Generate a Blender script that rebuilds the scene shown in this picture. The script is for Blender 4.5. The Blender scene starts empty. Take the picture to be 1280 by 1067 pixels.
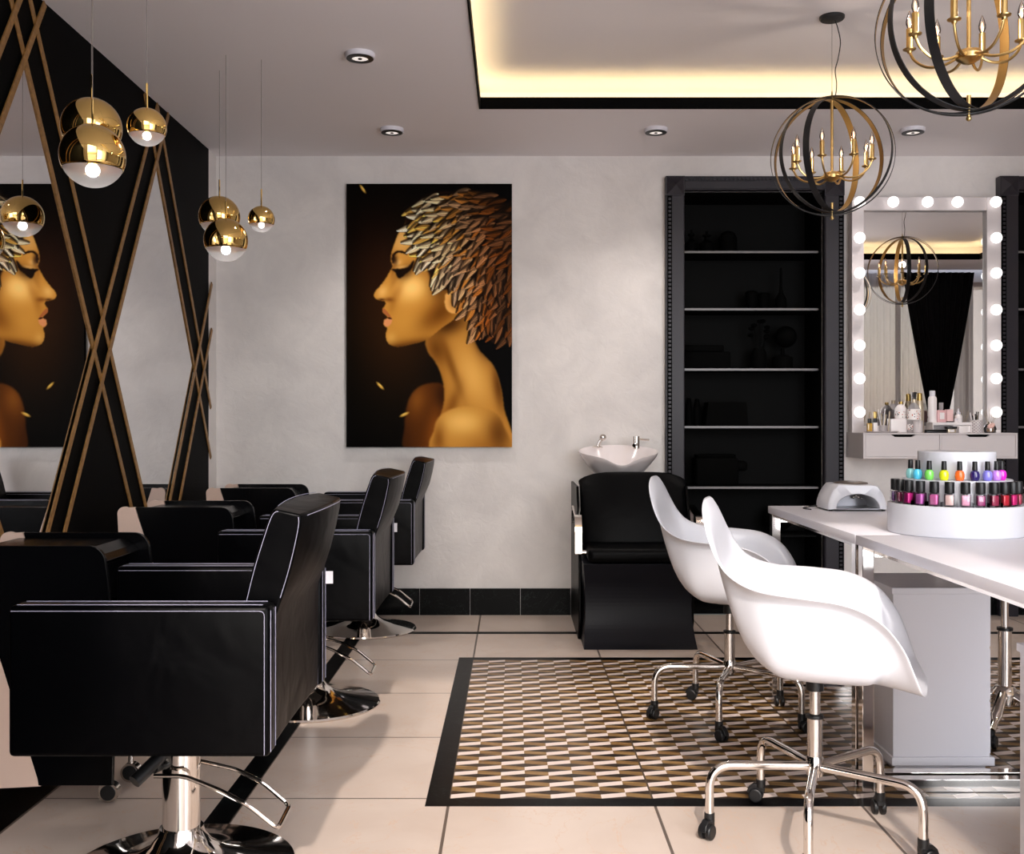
import bpy, bmesh, math, random
import numpy as np
from mathutils import Vector, Matrix
PI = math.pi
sin, cos = math.sin, math.cos
random.seed(7)
SC = bpy.context.scene
COL = SC.collection

# ------------------------------------------------------------------ materials
class E:
    """tiny expression wrapper over Math nodes"""
    def __init__(s, nt, v): s.nt = nt; s.v = v
    def _op(s, op, a, b=None):
        n = s.nt.nodes.new('ShaderNodeMath'); n.operation = op
        for i, q in enumerate((a, b)):
            if q is None: continue
            q = q.v if isinstance(q, E) else q
            if isinstance(q, (int, float)): n.inputs[i].default_value = q
            else: s.nt.links.new(q, n.inputs[i])
        return E(s.nt, n.outputs[0])
    def __add__(s, o): return s._op('ADD', s, o)
    def __sub__(s, o): return s._op('SUBTRACT', s, o)
    def __mul__(s, o): return s._op('MULTIPLY', s, o)
    def __truediv__(s, o): return s._op('DIVIDE', s, o)
    def frac(s): return s._op('FRACT', s)
    def floor(s): return s._op('FLOOR', s)
    def abs(s): return s._op('ABSOLUTE', s)
    def mod2(s): return s._op('FLOORED_MODULO', s, 2.0)
    def lt(s, o): return s._op('LESS_THAN', s, o)
    def gt(s, o): return s._op('GREATER_THAN', s, o)
    def mx(s, o): return s._op('MAXIMUM', s, o)

def sr(c):
    """sRGB 0-255 triple -> linear rgba"""
    r = []
    for x in c:
        x = x / 255.0
        r.append(x / 12.92 if x <= .04045 else ((x + .055) / 1.055) ** 2.4)
    return (*r, 1.0)

def newmat(name):
    m = bpy.data.materials.new(name); m.use_nodes = True
    nt = m.node_tree
    return m, nt, nt.nodes['Principled BSDF']

def mixc(nt, fac, a, b):
    n = nt.nodes.new('ShaderNodeMix'); n.data_type = 'RGBA'
    for sock, q in ((n.inputs[0], fac), (n.inputs[6], a), (n.inputs[7], b)):
        if isinstance(q, E): q = q.v
        if isinstance(q, (int, float, tuple)): sock.default_value = q
        else: nt.links.new(q, sock)
    return n.outputs[2]

def coords(nt, scale=(1, 1, 1)):
    g = nt.nodes.new('ShaderNodeNewGeometry')
    mp = nt.nodes.new('ShaderNodeMapping'); mp.inputs['Scale'].default_value = scale
    nt.links.new(g.outputs['Position'], mp.inputs[0])
    return mp.outputs[0]

def ocoords(nt, scale=(1, 1, 1)):
    g = nt.nodes.new('ShaderNodeTexCoord')
    mp = nt.nodes.new('ShaderNodeMapping'); mp.inputs['Scale'].default_value = scale
    nt.links.new(g.outputs['Object'], mp.inputs[0])
    return mp.outputs[0]

def noise(nt, vec, scale, detail=3, dist=0, rough=.5):
    n = nt.nodes.new('ShaderNodeTexNoise')
    n.inputs['Scale'].default_value = scale; n.inputs['Detail'].default_value = detail
    n.inputs['Distortion'].default_value = dist; n.inputs['Roughness'].default_value = rough
    nt.links.new(vec, n.inputs['Vector'])
    return n.outputs[0]

def ramp(nt, fac, stops):
    n = nt.nodes.new('ShaderNodeValToRGB')
    nt.links.new(fac.v if isinstance(fac, E) else fac, n.inputs[0])
    e = n.color_ramp.elements
    e[0].position, e[0].color = stops[0]; e[1].position, e[1].color = stops[1]
    for p, c in stops[2:]:
        q = e.new(p); q.color = c
    return n.outputs[0]

def bump(nt, bsdf, h, strength=.3, dist=.002):
    b = nt.nodes.new('ShaderNodeBump'); b.inputs['Strength'].default_value = strength
    b.inputs['Distance'].default_value = dist
    nt.links.new(h.v if isinstance(h, E) else h, b.inputs['Height'])
    nt.links.new(b.outputs[0], bsdf.inputs['Normal'])

def mat(name, c, rough=.5, metal=0, coat=0, spec=.5, bs=0, bstr=.2, bdist=.001, var=0, alpha=1, trans=0, emit=None, estr=0, sub=0, ior=1.45):
    m, nt, p = newmat(name)
    c = sr(c)
    p.inputs['Base Color'].default_value = c
    p.inputs['Roughness'].default_value = rough
    p.inputs['Metallic'].default_value = metal
    p.inputs['Coat Weight'].default_value = coat
    p.inputs['Coat Roughness'].default_value = .08
    p.inputs['Specular IOR Level'].default_value = spec
    p.inputs['IOR'].default_value = ior
    p.inputs['Transmission Weight'].default_value = trans
    p.inputs['Alpha'].default_value = alpha
    if emit: p.inputs['Emission Color'].default_value = sr(emit); p.inputs['Emission Strength'].default_value = estr
    v = ocoords(nt)
    if var:
        n = noise(nt, v, 9, 4)
        lo = tuple(x * (1 - var) for x in c[:3]) + (1,); hi = tuple(min(1, x * (1 + var)) for x in c[:3]) + (1,)
        nt.links.new(ramp(nt, n, [(.3, lo), (.7, hi)]), p.inputs['Base Color'])
    if bs: bump(nt, p, noise(nt, v, bs, 2), bstr, bdist)
    return m

MT = {}
MT['leather'] = mat('black leather', (2, 2, 3), .34, bs=260, bstr=.18, bdist=.0006, spec=.075)
MT['leather2'] = mat('black cushion leather', (3, 3, 4), .44, bs=180, bstr=.25, bdist=.0008, spec=.08)
MT['thread'] = mat('pale stitching thread', (150, 148, 168), .8)
MT['chrome'] = mat('chrome', (228, 222, 216), .07, 1)
MT['brushed'] = mat('brushed chrome', (205, 198, 192), .17, 1)
MT['blackpl'] = mat('black plastic', (14, 14, 16), .4)
MT['gloss'] = mat('black lacquer', (5, 5, 7), .24, spec=.14)
MT['beige'] = mat('beige laminate', (214, 186, 170), .5)
MT['white'] = mat('white laminate', (216, 214, 221), .35)
MT['whiteb'] = mat('white painted wood', (206, 199, 200), .45)
MT['shell'] = mat('white moulded plastic', (206, 207, 214), .30, coat=.15)
MT['ceramic'] = mat('white ceramic', (226, 218, 218), .12, coat=.5)
MT['gold'] = mat('polished gold', (236, 200, 124), .03, 1)
MT['brass'] = mat('satin brass', (188, 160, 106), .29, 1)
MT['bandgold'] = mat('gold painted metal', (150, 117, 66), .38, .85)
MT['bandblk'] = mat('black powder coat', (22, 22, 25), .45, bs=300, bstr=.15, bdist=.0005)
MT['case'] = mat('dark grey painted wood', (40, 37, 43), .38, spec=.3, bs=220, bstr=.15, bdist=.0005)
MT['inside'] = mat('black interior paint', (8, 8, 8), .6, spec=.07, bs=200, bstr=.2)
MT['obj_black'] = mat('dull black', (2, 2, 2), .8, spec=.06)
MT['shelfglass'] = mat('glass shelf edge', (104, 99, 100), .3, spec=.5)
MT['mirror'] = mat('mirror silver', (236, 236, 238), .0, 1)
MT['navyvinyl'] = mat('dark slate vinyl', (14, 15, 22), .42, spec=.2, bs=240, bstr=.2, bdist=.0006)
MT['silver'] = mat('silver plastic', (150, 150, 156), .3, .6)
MT['bulbw'] = mat('lit globe', (255, 255, 255), .4, emit=(255, 250, 246), estr=.95)
MT['cove'] = mat('warm led strip', (255, 230, 180), .5, emit=(255, 232, 172), estr=8)
MT['filament'] = mat('filament glow', (255, 170, 90), .5, emit=(255, 196, 150), estr=2.6)
MT['lens'] = mat('lamp lens glow', (250, 246, 240), .4, emit=(255, 244, 236), estr=.5)
MT['ballglow'] = mat('lit inner lamp', (255, 252, 248), .4, emit=(255, 246, 240), estr=9)
MT['cord'] = mat('grey cord', (120, 112, 108), .6)
MT['cordb'] = mat('black cord', (16, 15, 15), .5)

def leather_waves(m, sc, st):
    nt = m.node_tree; p = nt.nodes['Principled BSDF']
    b0 = p.inputs['Normal'].links[0].from_node; b = nt.nodes.new('ShaderNodeBump'); b.inputs['Strength'].default_value = st; b.inputs['Distance'].default_value = .02
    nt.links.new(noise(nt, ocoords(nt), sc, 2, .5), b.inputs['Height']); nt.links.new(b.outputs[0], b0.inputs['Normal'])
leather_waves(MT['leather'], 7, .30); leather_waves(MT['leather2'], 8, .25)

def clearmat(name, tint=(240, 244, 246), gl=.12, rough=.02):
    m = bpy.data.materials.new(name); m.use_nodes = True; nt = m.node_tree; nt.nodes.clear()
    o = nt.nodes.new('ShaderNodeOutputMaterial'); mx = nt.nodes.new('ShaderNodeMixShader')
    t = nt.nodes.new('ShaderNodeBsdfTransparent'); t.inputs[0].default_value = sr(tint)
    g = nt.nodes.new('ShaderNodeBsdfGlossy'); g.inputs['Roughness'].default_value = rough
    f = nt.nodes.new('ShaderNodeFresnel'); f.inputs[0].default_value = 1.45
    a = nt.nodes.new('ShaderNodeMath'); a.operation = 'ADD'; a.inputs[1].default_value = gl; a.use_clamp = True
    nt.links.new(f.outputs[0], a.inputs[0]); nt.links.new(a.outputs[0], mx.inputs[0])
    nt.links.new(t.outputs[0], mx.inputs[1]); nt.links.new(g.outputs[0], mx.inputs[2])
    nt.links.new(mx.outputs[0], o.inputs[0])
    return m
MT['glass'] = clearmat('clear glass', (244, 240, 236), .10)
MT['bottleglass'] = clearmat('thin bottle glass', (252, 250, 252), .0)

def frosted(name, c, dens):
    m = bpy.data.materials.new(name); m.use_nodes = True; nt = m.node_tree; nt.nodes.clear()
    o = nt.nodes.new('ShaderNodeOutputMaterial'); mx = nt.nodes.new('ShaderNodeMixShader'); m2 = nt.nodes.new('ShaderNodeMixShader')
    t = nt.nodes.new('ShaderNodeBsdfTransparent'); d = nt.nodes.new('ShaderNodeBsdfDiffuse'); d.inputs[0].default_value = sr(c)
    tl = nt.nodes.new('ShaderNodeBsdfTranslucent'); tl.inputs[0].default_value = sr(c)
    mx.inputs[0].default_value = dens; m2.inputs[0].default_value = .5
    nt.links.new(d.outputs[0], m2.inputs[1]); nt.links.new(tl.outputs[0], m2.inputs[2])
    nt.links.new(t.outputs[0], mx.inputs[1]); nt.links.new(m2.outputs[0], mx.inputs[2]); nt.links.new(mx.outputs[0], o.inputs[0])
    return m
MT['diffuser'] = frosted('frosted lens', (225, 222, 222), .38)
MT['sheer'] = frosted('sheer white cloth', (196, 192, 192), .90)
MT['drape'] = mat('black drape cloth', (12, 12, 13), .8, spec=.2)

def wood_mat():
    m, nt, p = newmat('oak strip')
    v = coords(nt, (3, 3, 3))
    n = noise(nt, v, 14, 5, .6)
    nt.links.new(ramp(nt, n, [(.3, sr((112, 78, 36))), (.7, sr((150, 110, 60)))]), p.inputs['Base Color'])
    p.inputs['Roughness'].default_value = .42
    return m
MT['oak'] = wood_mat()

def plaster_mat(name, a, b, rough=.75, bstr=.35):
    m, nt, p = newmat(name)
    v = coords(nt)
    n = noise(nt, v, 3.2, 6, .8, .6)
    nt.links.new(ramp(nt, n, [(.3, sr(a)), (.68, sr(b))]), p.inputs['Base Color'])
    p.inputs['Roughness'].default_value = rough
    h = noise(nt, v, 17, 6, 1.2, .6)
    bump(nt, p, h, bstr, .006)
    return m
MT['plaster'] = plaster_mat('warm plaster', (212, 207, 205), (228, 223, 220))
MT['ceiling'] = mat('ceiling paint', (238, 233, 235), .7)
MT['ceilup'] = mat('upper ceiling paint', (232, 226, 226), .45)
MT['blackwall'] = mat('black panelling', (3, 3, 3), .55, bs=90, bstr=.2, spec=.04)
MT['pave'] = mat('light paving', (214, 210, 206), .8, var=.08)

def marble_black():
    m, nt, p = newmat('black marble')
    v = coords(nt)
    n = noise(nt, v, 5, 8, 2.5, .6)
    e = E(nt, n)
    vein = (e - .5).abs().lt(.0022)
    nt.links.new(mixc(nt, vein, sr((3, 3, 4)), sr((48, 56, 54))), p.inputs['Base Color'])
    p.inputs['Roughness'].default_value = .3; p.inputs['Specular IOR Level'].default_value = .07
    return m
MT['marble'] = marble_black()

def tile_mat():
    m, nt, p = newmat('cream floor tile')
    g = nt.nodes.new('ShaderNodeNewGeometry'); s = nt.nodes.new('ShaderNodeSeparateXYZ')
    nt.links.new(g.outputs['Position'], s.inputs[0])
    X = E(nt, s.outputs[0]); Y = E(nt, s.outputs[1])
    fx = ((X + .196) / .62).frac(); fy = ((Y - 3.196) / .62).frac()
    w = .0045 / .62
    grout = (fx.lt(w)).mx(fx.gt(1 - w)).mx(fy.lt(w * .8)).mx(fy.gt(1 - w * .8))
    v = coords(nt)
    n1 = noise(nt, v, 2.6, 5, .8)
    base = ramp(nt, n1, [(.3, sr((190, 173, 161))), (.7, sr((202, 187, 176)))])
    n2 = E(nt, noise(nt, v, 1.7, 9, 2.6, .62))
    vein = (n2 - .5).abs().lt(.0035)
    c = mixc(nt, vein, base, sr((196, 170, 150)))
    c = mixc(nt, grout, c, sr((92, 80, 72)))
    nt.links.new(c, p.inputs['Base Color'])
    p.inputs['Roughness'].default_value = .30
    p.inputs['Specular IOR Level'].default_value = .35
    return m
MT['tile'] = tile_mat()

def mosaic_mat():
    m, nt, p = newmat('geometric mosaic tile')
    g = nt.nodes.new('ShaderNodeNewGeometry'); s = nt.nodes.new('ShaderNodeSeparateXYZ')
    nt.links.new(g.outputs['Position'], s.inputs[0])
    X = E(nt, s.outputs[0]); Y = E(nt, s.outputs[1])
    u = (X + .196) / .0775; v = (Y - 3.196) / .05167
    fu = u.frac(); fv = v.frac()
    par = (u.floor() + v.floor()).mod2()
    sg = (par * -2.0) + 1.0
    c = (fv - .5 - sg * ((fu - .5) * .36)).abs()
    ins = c.lt(.33)
    vec = coords(nt, (6, 60, 1))
    n = noise(nt, vec, 1.0, 4, .4)
    cell = nt.nodes.new('ShaderNodeTexWhiteNoise'); cell.noise_dimensions = '2D'
    cb = nt.nodes.new('ShaderNodeCombineXYZ'); nt.links.new(u.floor().v, cb.inputs[0]); nt.links.new(v.floor().v, cb.inputs[1])
    nt.links.new(cb.outputs[0], cell.inputs['Vector'])
    tan1 = ramp(nt, n, [(.3, sr((102, 74, 36))), (.7, sr((154, 124, 78)))])
    tan = mixc(nt, E(nt, cell.outputs[0]) * .45, tan1, sr((120, 84, 44)))
    dark = ramp(nt, n, [(.35, sr((20, 14, 8))), (.75, sr((66, 44, 24)))])
    wht = sr((216, 200, 192))
    c2 = mixc(nt, par, wht, tan)
    c3 = mixc(nt, ins, dark, c2)
    fx = ((X + .196) / .62).frac(); fy = ((Y - 3.196) / .62).frac(); w = .003 / .62
    gr = (fx.lt(w)).mx(fx.gt(1 - w))
    c4 = mixc(nt, gr, c3, sr((70, 56, 44)))
    nt.links.new(c4, p.inputs['Base Color'])
    p.inputs['Roughness'].default_value = .3
    p.inputs['Specular IOR Level'].default_value = .3
    return m
MT['mosaic'] = mosaic_mat()

# ------------------------------------------------------------------ mesh builder
class MB:
    def __init__(s): s.v = []; s.f = []; s.sm = []; s.mi = []; s.mat = 0; s.T = None
    def _add(s, vs, fs, smooth=False):
        o = len(s.v)
        if s.T is not None: vs = [tuple(s.T @ Vector(p)) for p in vs]
        s.v += [tuple(p) for p in vs]
        for f in fs: s.f.append([i + o for i in f]); s.sm.append(smooth); s.mi.append(s.mat)
        return s
    def box(s, x0, x1, y0, y1, z0, z1):
        x0, x1 = min(x0, x1), max(x0, x1); y0, y1 = min(y0, y1), max(y0, y1); z0, z1 = min(z0, z1), max(z0, z1)
        vs = [(x0, y0, z0), (x1, y0, z0), (x1, y1, z0), (x0, y1, z0), (x0, y0, z1), (x1, y0, z1), (x1, y1, z1), (x0, y1, z1)]
        return s._add(vs, [(0, 3, 2, 1), (4, 5, 6, 7), (0, 1, 5, 4), (1, 2, 6, 5), (2, 3, 7, 6), (3, 0, 4, 7)])
    def rbox(s, x0, x1, y0, y1, z0, z1, r=.01, seg=3):
        bm = bmesh.new(); bmesh.ops.create_cube(bm, size=1)
        for v in bm.verts:
            v.co = Vector(((x0 + x1) / 2 + v.co.x * abs(x1 - x0), (y0 + y1) / 2 + v.co.y * abs(y1 - y0), (z0 + z1) / 2 + v.co.z * abs(z1 - z0)))
        bmesh.ops.bevel(bm, geom=bm.edges[:], offset=r, segments=seg, profile=.5, affect='EDGES')
        return s._bm(bm, True)
    def _bm(s, bm, smooth=True):
        bm.verts.ensure_lookup_table(); bm.verts.index_update()
        vs = [v.co.copy() for v in bm.verts]; fs = [[v.index for v in f.verts] for f in bm.faces]
        bm.free(); return s._add(vs, fs, smooth)
    def lathe(s, prof, c=(0, 0, 0), n=32, sx=1, sy=1, axis=None, caps=True):
        vs = []; fs = []; k = len(prof)
        for i in range(n):
            a = 2 * PI * i / n
            for r, z in prof: vs.append((c[0] + r * cos(a) * sx, c[1] + r * sin(a) * sy, c[2] + z))
        for i in range(n):
            j = (i + 1) % n
            for q in range(k - 1):
                fs.append((i * k + q, j * k + q, j * k + q + 1, i * k + q + 1))
        if caps and prof[0][0] > 1e-5: fs.append([i * k for i in range(n)][::-1])
        if caps and prof[-1][0] > 1e-5: fs.append([i * k + k - 1 for i in range(n)])
        if axis is not None:
            q = Vector((0, 0, 1)).rotation_difference(Vector(axis).normalized()); C = Vector(c)
            vs = [tuple(C + q @ (Vector(p) - C)) for p in vs]
        return s._add(vs, fs, True)
    def cyl(s, a, b, r, r2=None, n=20):
        a = Vector(a); b = Vector(b); r2 = r if r2 is None else r2
        return s.lathe([(r, 0), (r2, (b - a).length)], tuple(a), n, axis=(b - a))
    def sphere(s, c, r, n=24, m=14, sx=1, sy=1, sz=1, t0=0, t1=PI):
        prof = [(max(0, r * sin(t0 + (t1 - t0) * i / m)), -r * sz * cos(t0 + (t1 - t0) * i / m)) for i in range(m + 1)]
        return s.lathe(prof, c, n, sx, sy)
    def tube(s, pts, r, n=12, closed=False, caps=True):
        pts = [Vector(p) for p in pts]
        if not closed:
            q = [pts[0]]
            for p in pts[1:]:
                if (p - q[-1]).length > 1e-6: q.append(p)
            pts = q
        N = len(pts); tang = []
        for i in range(N):
            if closed: t = pts[(i + 1) % N] - pts[i - 1]
            else: t = pts[min(i + 1, N - 1)] - pts[max(i - 1, 0)]
            tang.append(t.normalized())
        up = Vector((0, 0, 1)) if abs(tang[0].z) < .9 else Vector((1, 0, 0))
        nrm = (up - tang[0] * up.dot(tang[0])).normalized()
        vs = []; fs = []
        for i in range(N):
            if i: nrm = (tang[i - 1].rotation_difference(tang[i]) @ nrm); nrm = (nrm - tang[i] * nrm.dot(tang[i])).normalized()
            bn = tang[i].cross(nrm)
            rr = r[i] if isinstance(r, (list, tuple)) else r
            for k in range(n):
                a = 2 * PI * k / n; vs.append(tuple(pts[i] + (nrm * cos(a) + bn * sin(a)) * rr))
        for i in range(N if closed else N - 1):
            j = (i + 1) % N
            for k in range(n): fs.append((i * n + k, j * n + k, j * n + (k + 1) % n, i * n + (k + 1) % n))
        if not closed and caps: fs.append(list(range(n))); fs.append([(N - 1) * n + k for k in range(n)][::-1])
        return s._add(vs, [tuple(reversed(f)) for f in fs], True)
    def prism(s, poly, a0, a1, ax='y', smooth=False):
        """poly in the two axes other than ax, extruded from a0 to a1"""
        def P(p, a):
            return {'y': (p[0], a, p[1]), 'x': (a, p[0], p[1]), 'z': (p[0], p[1], a)}[ax]
        n = len(poly); vs = [P(p, a0) for p in poly] + [P(p, a1) for p in poly]
        fs = [list(range(n)), [n + i for i in range(n)][::-1]] + [(i, i + n, (i + 1) % n + n, (i + 1) % n) for i in range(n)]
        return s._add(vs, fs, smooth)
    def grid(s, rows, closed_u=False, closed_v=False, smooth=True):
        m = len(rows); n = len(rows[0]); vs = [p for r in rows for p in r]; fs = []
        for i in range(m if closed_v else m - 1):
            for j in range(n if closed_u else n - 1):
                a = (i % m) * n; b = ((i + 1) % m) * n; k = (j + 1) % n
                fs.append((a + j, a + k, b + k, b + j))
        return s._add(vs, fs, smooth)
    def build(s, name, m, parent=None, bevel=0, seg=2, solid=0, subsurf=0, off=0, autos=35, loc=None, fixn=True):
        me = bpy.data.meshes.new(name); me.from_pydata(s.v, [], s.f); me.update()
        bm = bmesh.new(); bm.from_mesh(me)
        if fixn: bmesh.ops.recalc_face_normals(bm, faces=bm.faces)
        bm.to_mesh(me); bm.free()
        for p, k, mi in zip(me.polygons, s.sm, s.mi): p.use_smooth = k; p.material_index = mi
        for q in (m if isinstance(m, (list, tuple)) else [m]): me.materials.append(MT[q] if isinstance(q, str) else q)
        o = bpy.data.objects.new(name, me); COL.objects.link(o)
        if parent is not None: o.parent = parent
        if loc is not None: o.location = loc
        if any(s.sm):
            try: me.set_sharp_from_angle(angle=math.radians(autos))
            except Exception: pass
        if solid:
            md = o.modifiers.new('s', 'SOLIDIFY'); md.thickness = solid; md.offset = off
        if subsurf:
            md = o.modifiers.new('u', 'SUBSURF'); md.levels = md.render_levels = subsurf
        if bevel:
            md = o.modifiers.new('b', 'BEVEL'); md.width = bevel; md.segments = seg; md.limit_method = 'ANGLE'; md.angle_limit = math.radians(40)
        return o

def tag(o, label, cat, group=None):
    o['label'] = label; o['category'] = cat
    if group: o['group'] = group
    return o
def thing(name, label, cat, loc=(0, 0, 0), rz=0, group=None):
    o = bpy.data.objects.new(name, None); COL.objects.link(o); o.location = loc; o.rotation_euler = (0, 0, rz)
    o.empty_display_size = .05
    return tag(o, label, cat, group)
def struct(o): o['kind'] = 'structure'; return o
def children(o): return [c for c in bpy.data.objects if c.parent == o]
def copy_tree(o, parent=None):
    kids = children(o)
    c = o.copy(); COL.objects.link(c); c.parent = parent
    for k in kids: copy_tree(k, c)
    return c
def dup(o, loc, rz, label, group=None):
    c = copy_tree(o); c.location = loc; c.rotation_euler = (0, 0, rz); c['label'] = label
    if group: c['group'] = group
    return c
def crom(pts, n=8, closed=False):
    out = []; P = [Vector(p) for p in pts]; N = len(P)
    for i in range(N if closed else N - 1):
        if closed: a, b, c, d = P[i - 1], P[i], P[(i + 1) % N], P[(i + 2) % N]
        else: a, b, c, d = P[max(i - 1, 0)], P[i], P[i + 1], P[min(i + 2, N - 1)]
        for k in range(n):
            t = k / n
            out.append(.5 * ((2 * b) + (c - a) * t + (2 * a - 5 * b + 4 * c - d) * t * t + (3 * b - a - 3 * c + d) * t ** 3))
    if not closed: out.append(P[-1])
    return out
def fillet(pts, r, n=6):
    """round the inner corners of a polyline"""
    P = [Vector(p) for p in pts]; out = [P[0]]
    for i in range(1, len(P) - 1):
        a = (P[i - 1] - P[i]); b = (P[i + 1] - P[i]); rr = min(r, a.length * .49, b.length * .49)
        p0 = P[i] + a.normalized() * rr; p1 = P[i] + b.normalized() * rr
        for k in range(n + 1):
            t = k / n; out.append(p0 * (1 - t) ** 2 + P[i] * 2 * t * (1 - t) + p1 * t * t)
    out.append(P[-1]); return out
WORLD, SUN, WINP, DLP, FILLP, CHP, EXPO = .33, 2.0, 5, 26, 88, 2.2, 0.50
def paint_poster(W=264, H=420):
    """golden profile portrait with a cap of feathers, painted into an array (print on a flat panel)"""
    rng = np.random.RandomState(4)
    S = W / 631.0
    yy, xx = np.mgrid[0:H, 0:W]
    X = xx / S + 42.0; Y = yy * (1002.0 / H) + 30.0
    img = np.zeros((H, W, 3))
    def gauss(cx, cy, rx, ry, ang=0):
        a = math.radians(ang); dx = X - cx; dy = Y - cy
        u = dx * cos(a) + dy * sin(a); v = -dx * sin(a) + dy * cos(a)
        return np.exp(-(u / rx) ** 2 - (v / ry) ** 2)
    def poly(pts, smooth=True, soft=1.0):
        P = [(p.x, p.y) for p in crom([(a, b, 0) for a, b in pts], 6, True)] if smooth else pts
        ins = np.zeros(X.shape, bool); n = len(P)
        for i in range(n):
            x0, y0 = P[i]; x1, y1 = P[(i + 1) % n]
            if y0 == y1: continue
            c = ((y0 > Y) != (y1 > Y)) & (X < (x1 - x0) * (Y - y0) / (y1 - y0) + x0)
            ins ^= c
        return blur(ins.astype(float), soft)
    def blur(a, s):
        if s <= 0: return a
        r = int(3 * s) + 1; k = np.exp(-np.arange(-r, r + 1) ** 2 / (2 * s * s)); k /= k.sum()
        p = np.pad(a, r, mode='edge')
        p = sum(k[i] * p[i:i + a.shape[0], :] for i in range(2 * r + 1))
        return sum(k[i] * p[:, i:i + a.shape[1]] for i in range(2 * r + 1))
    def over(mask, col):
        m = np.clip(mask, 0, 1)[..., None]
        img[:] = img * (1 - m) + np.array(col, float) * m
    img[:] = (3, 2, 2)
    over(gauss(210, 470, 190, 330) * .55, (62, 34, 12)); over(gauss(240, 600, 170, 280) * .45, (74, 42, 14))
    over(gauss(140, 300, 120, 200) * .3, (50, 16, 6))
    # far shoulder
    m = poly([(270, 1040), (262, 960), (272, 870), (300, 815), (350, 788), (410, 795), (440, 880), (440, 1040)], soft=1.6)
    over(m, (88, 46, 14)); 
    over(m * gauss(310, 850, 36, 60, 10) * .6, (150, 92, 36)); over(m * gauss(370, 960, 25, 90, 12) * .6, (140, 78, 26)); over(m * gauss(410, 830, 30, 50) * .8, (46, 22, 6))
    over(m * gauss(255, 1010, 40, 90) * .5, (50, 24, 8))
    # neck
    m = poly([(345, 610), (350, 665), (375, 700), (398, 745), (412, 800), (412, 860), (395, 930), (370, 1040), (660, 1040), (640, 880), (628, 800), (600, 720), (545, 660), (520, 600), (480, 500), (400, 520)], soft=1.2)
    over(m, (178, 122, 54))
    over(m * gauss(520, 760, 60, 120, -20) * .85, (214, 160, 88)); over(m * gauss(430, 560, 70, 40, -20) * .9, (60, 30, 6))
    over(m * gauss(385, 660, 40, 60, -20) * .75, (92, 50, 12)); over(m * gauss(440, 720, 16, 110, -20) * .7, (112, 66, 20))
    over(m * gauss(408, 780, 14, 70, -8) * .5, (150, 96, 36)); over(m * gauss(440, 880, 22, 80, 20) * .6, (104, 58, 16)); over(m * gauss(560, 640, 30, 60, -25) * .8, (60, 30, 8)); over(m * gauss(620, 800, 22, 90, -8) * .8, (84, 46, 12))
    over(m * gauss(400, 920, 30, 60, 20) * .5, (150, 92, 34))
    # near shoulder
    m = poly([(378, 1050), (374, 985), (384, 930), (425, 892), (490, 876), (560, 882), (610, 900), (640, 950), (655, 1050)], soft=1.4)
    over(m, (186, 130, 60)); over(m * gauss(480, 935, 75, 45) * .9, (222, 172, 100)); over(m * gauss(392, 1000, 24, 60) * .7, (120, 70, 22)); over(m * gauss(620, 980, 45, 80) * .8, (90, 50, 14))
    over(m * gauss(560, 1030, 60, 40) * .5, (140, 86, 32))
    # face
    face = poly([(300, 120), (262, 185), (241, 215), (224, 258), (213, 292), (210, 320), (217, 343), (207, 362), (191, 390), (168, 420), (150, 441), (147, 457), (155, 468), (172, 473), (187, 477), (190, 489), (179, 504), (181, 519), (192, 528), (197, 539), (184, 555), (185, 568), (197, 579), (192, 598), (194, 622), (208, 641), (240, 648), (290, 638), (345, 622), (400, 580), (470, 520), (500, 400), (480, 200)], soft=.7)
    over(face, (186, 128, 56))
    over(face * gauss(255, 235, 45, 60, 20) * .7, (222, 172, 110)); over(face * gauss(290, 425, 62, 50, -25) * .85, (240, 192, 122)); over(face * gauss(238, 440, 16, 40, 20) * .35, (150, 92, 36))
    over(face * gauss(178, 440, 20, 26, 30) * .7, (224, 174, 108)); over(face * gauss(270, 560, 60, 50, 20) * .5, (200, 144, 68)); over(face * gauss(212, 618, 20, 24) * .6, (216, 164, 92))
    over(face * gauss(400, 520, 90, 45, -38) * .85, (104, 58, 14)); over(face * gauss(320, 640, 120, 22, -6) * .8, (86, 46, 10)); over(face * gauss(250, 654, 60, 12) * .7, (70, 36, 8))
    over(face * gauss(218, 480, 14, 40, 10) * .55, (150, 96, 36)); over(face * gauss(205, 470, 16, 9) * .7, (110, 60, 20)); over(face * gauss(175, 470, 14, 5) * .8, (60, 28, 8))
    over(face * gauss(221, 345, 9, 42, 8) * .6, (126, 76, 28)); over(face * gauss(225, 395, 10, 34, 25) * .35, (140, 88, 34))
    over(face * gauss(400, 400, 40, 70) * .8, (60, 30, 8)); over(face * gauss(340, 360, 60, 30, 30) * .5, (150, 96, 40))
    # ear
    m = poly([(425, 445), (415, 470), (418, 500), (432, 518), (455, 522), (475, 505), (480, 460)], soft=.8)
    over(m, (206, 150, 84)); over(m * gauss(448, 480, 13, 20) * .7, (120, 66, 24))
    # brow, eye, lashes, lips
    over(poly([(214, 312), (218, 296), (236, 284), (258, 286), (274, 300), (256, 294), (238, 292), (226, 302), (224, 330), (216, 330)], soft=.7), (34, 16, 6))
    over(gauss(236, 330, 16, 12, -20) * .7, (226, 178, 120)); over(gauss(226, 318, 10, 22, -10) * .7, (44, 22, 8))
    over(poly([(212, 356), (232, 352), (252, 352), (276, 344), (298, 320), (292, 350), (268, 372), (244, 390), (232, 378), (226, 364)], soft=.9), (20, 10, 5))
    over(gauss(268, 366, 34, 22, -35) * .6, (36, 18, 6)); over(gauss(252, 346, 22, 5, -10) * .6, (214, 168, 112))
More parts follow.
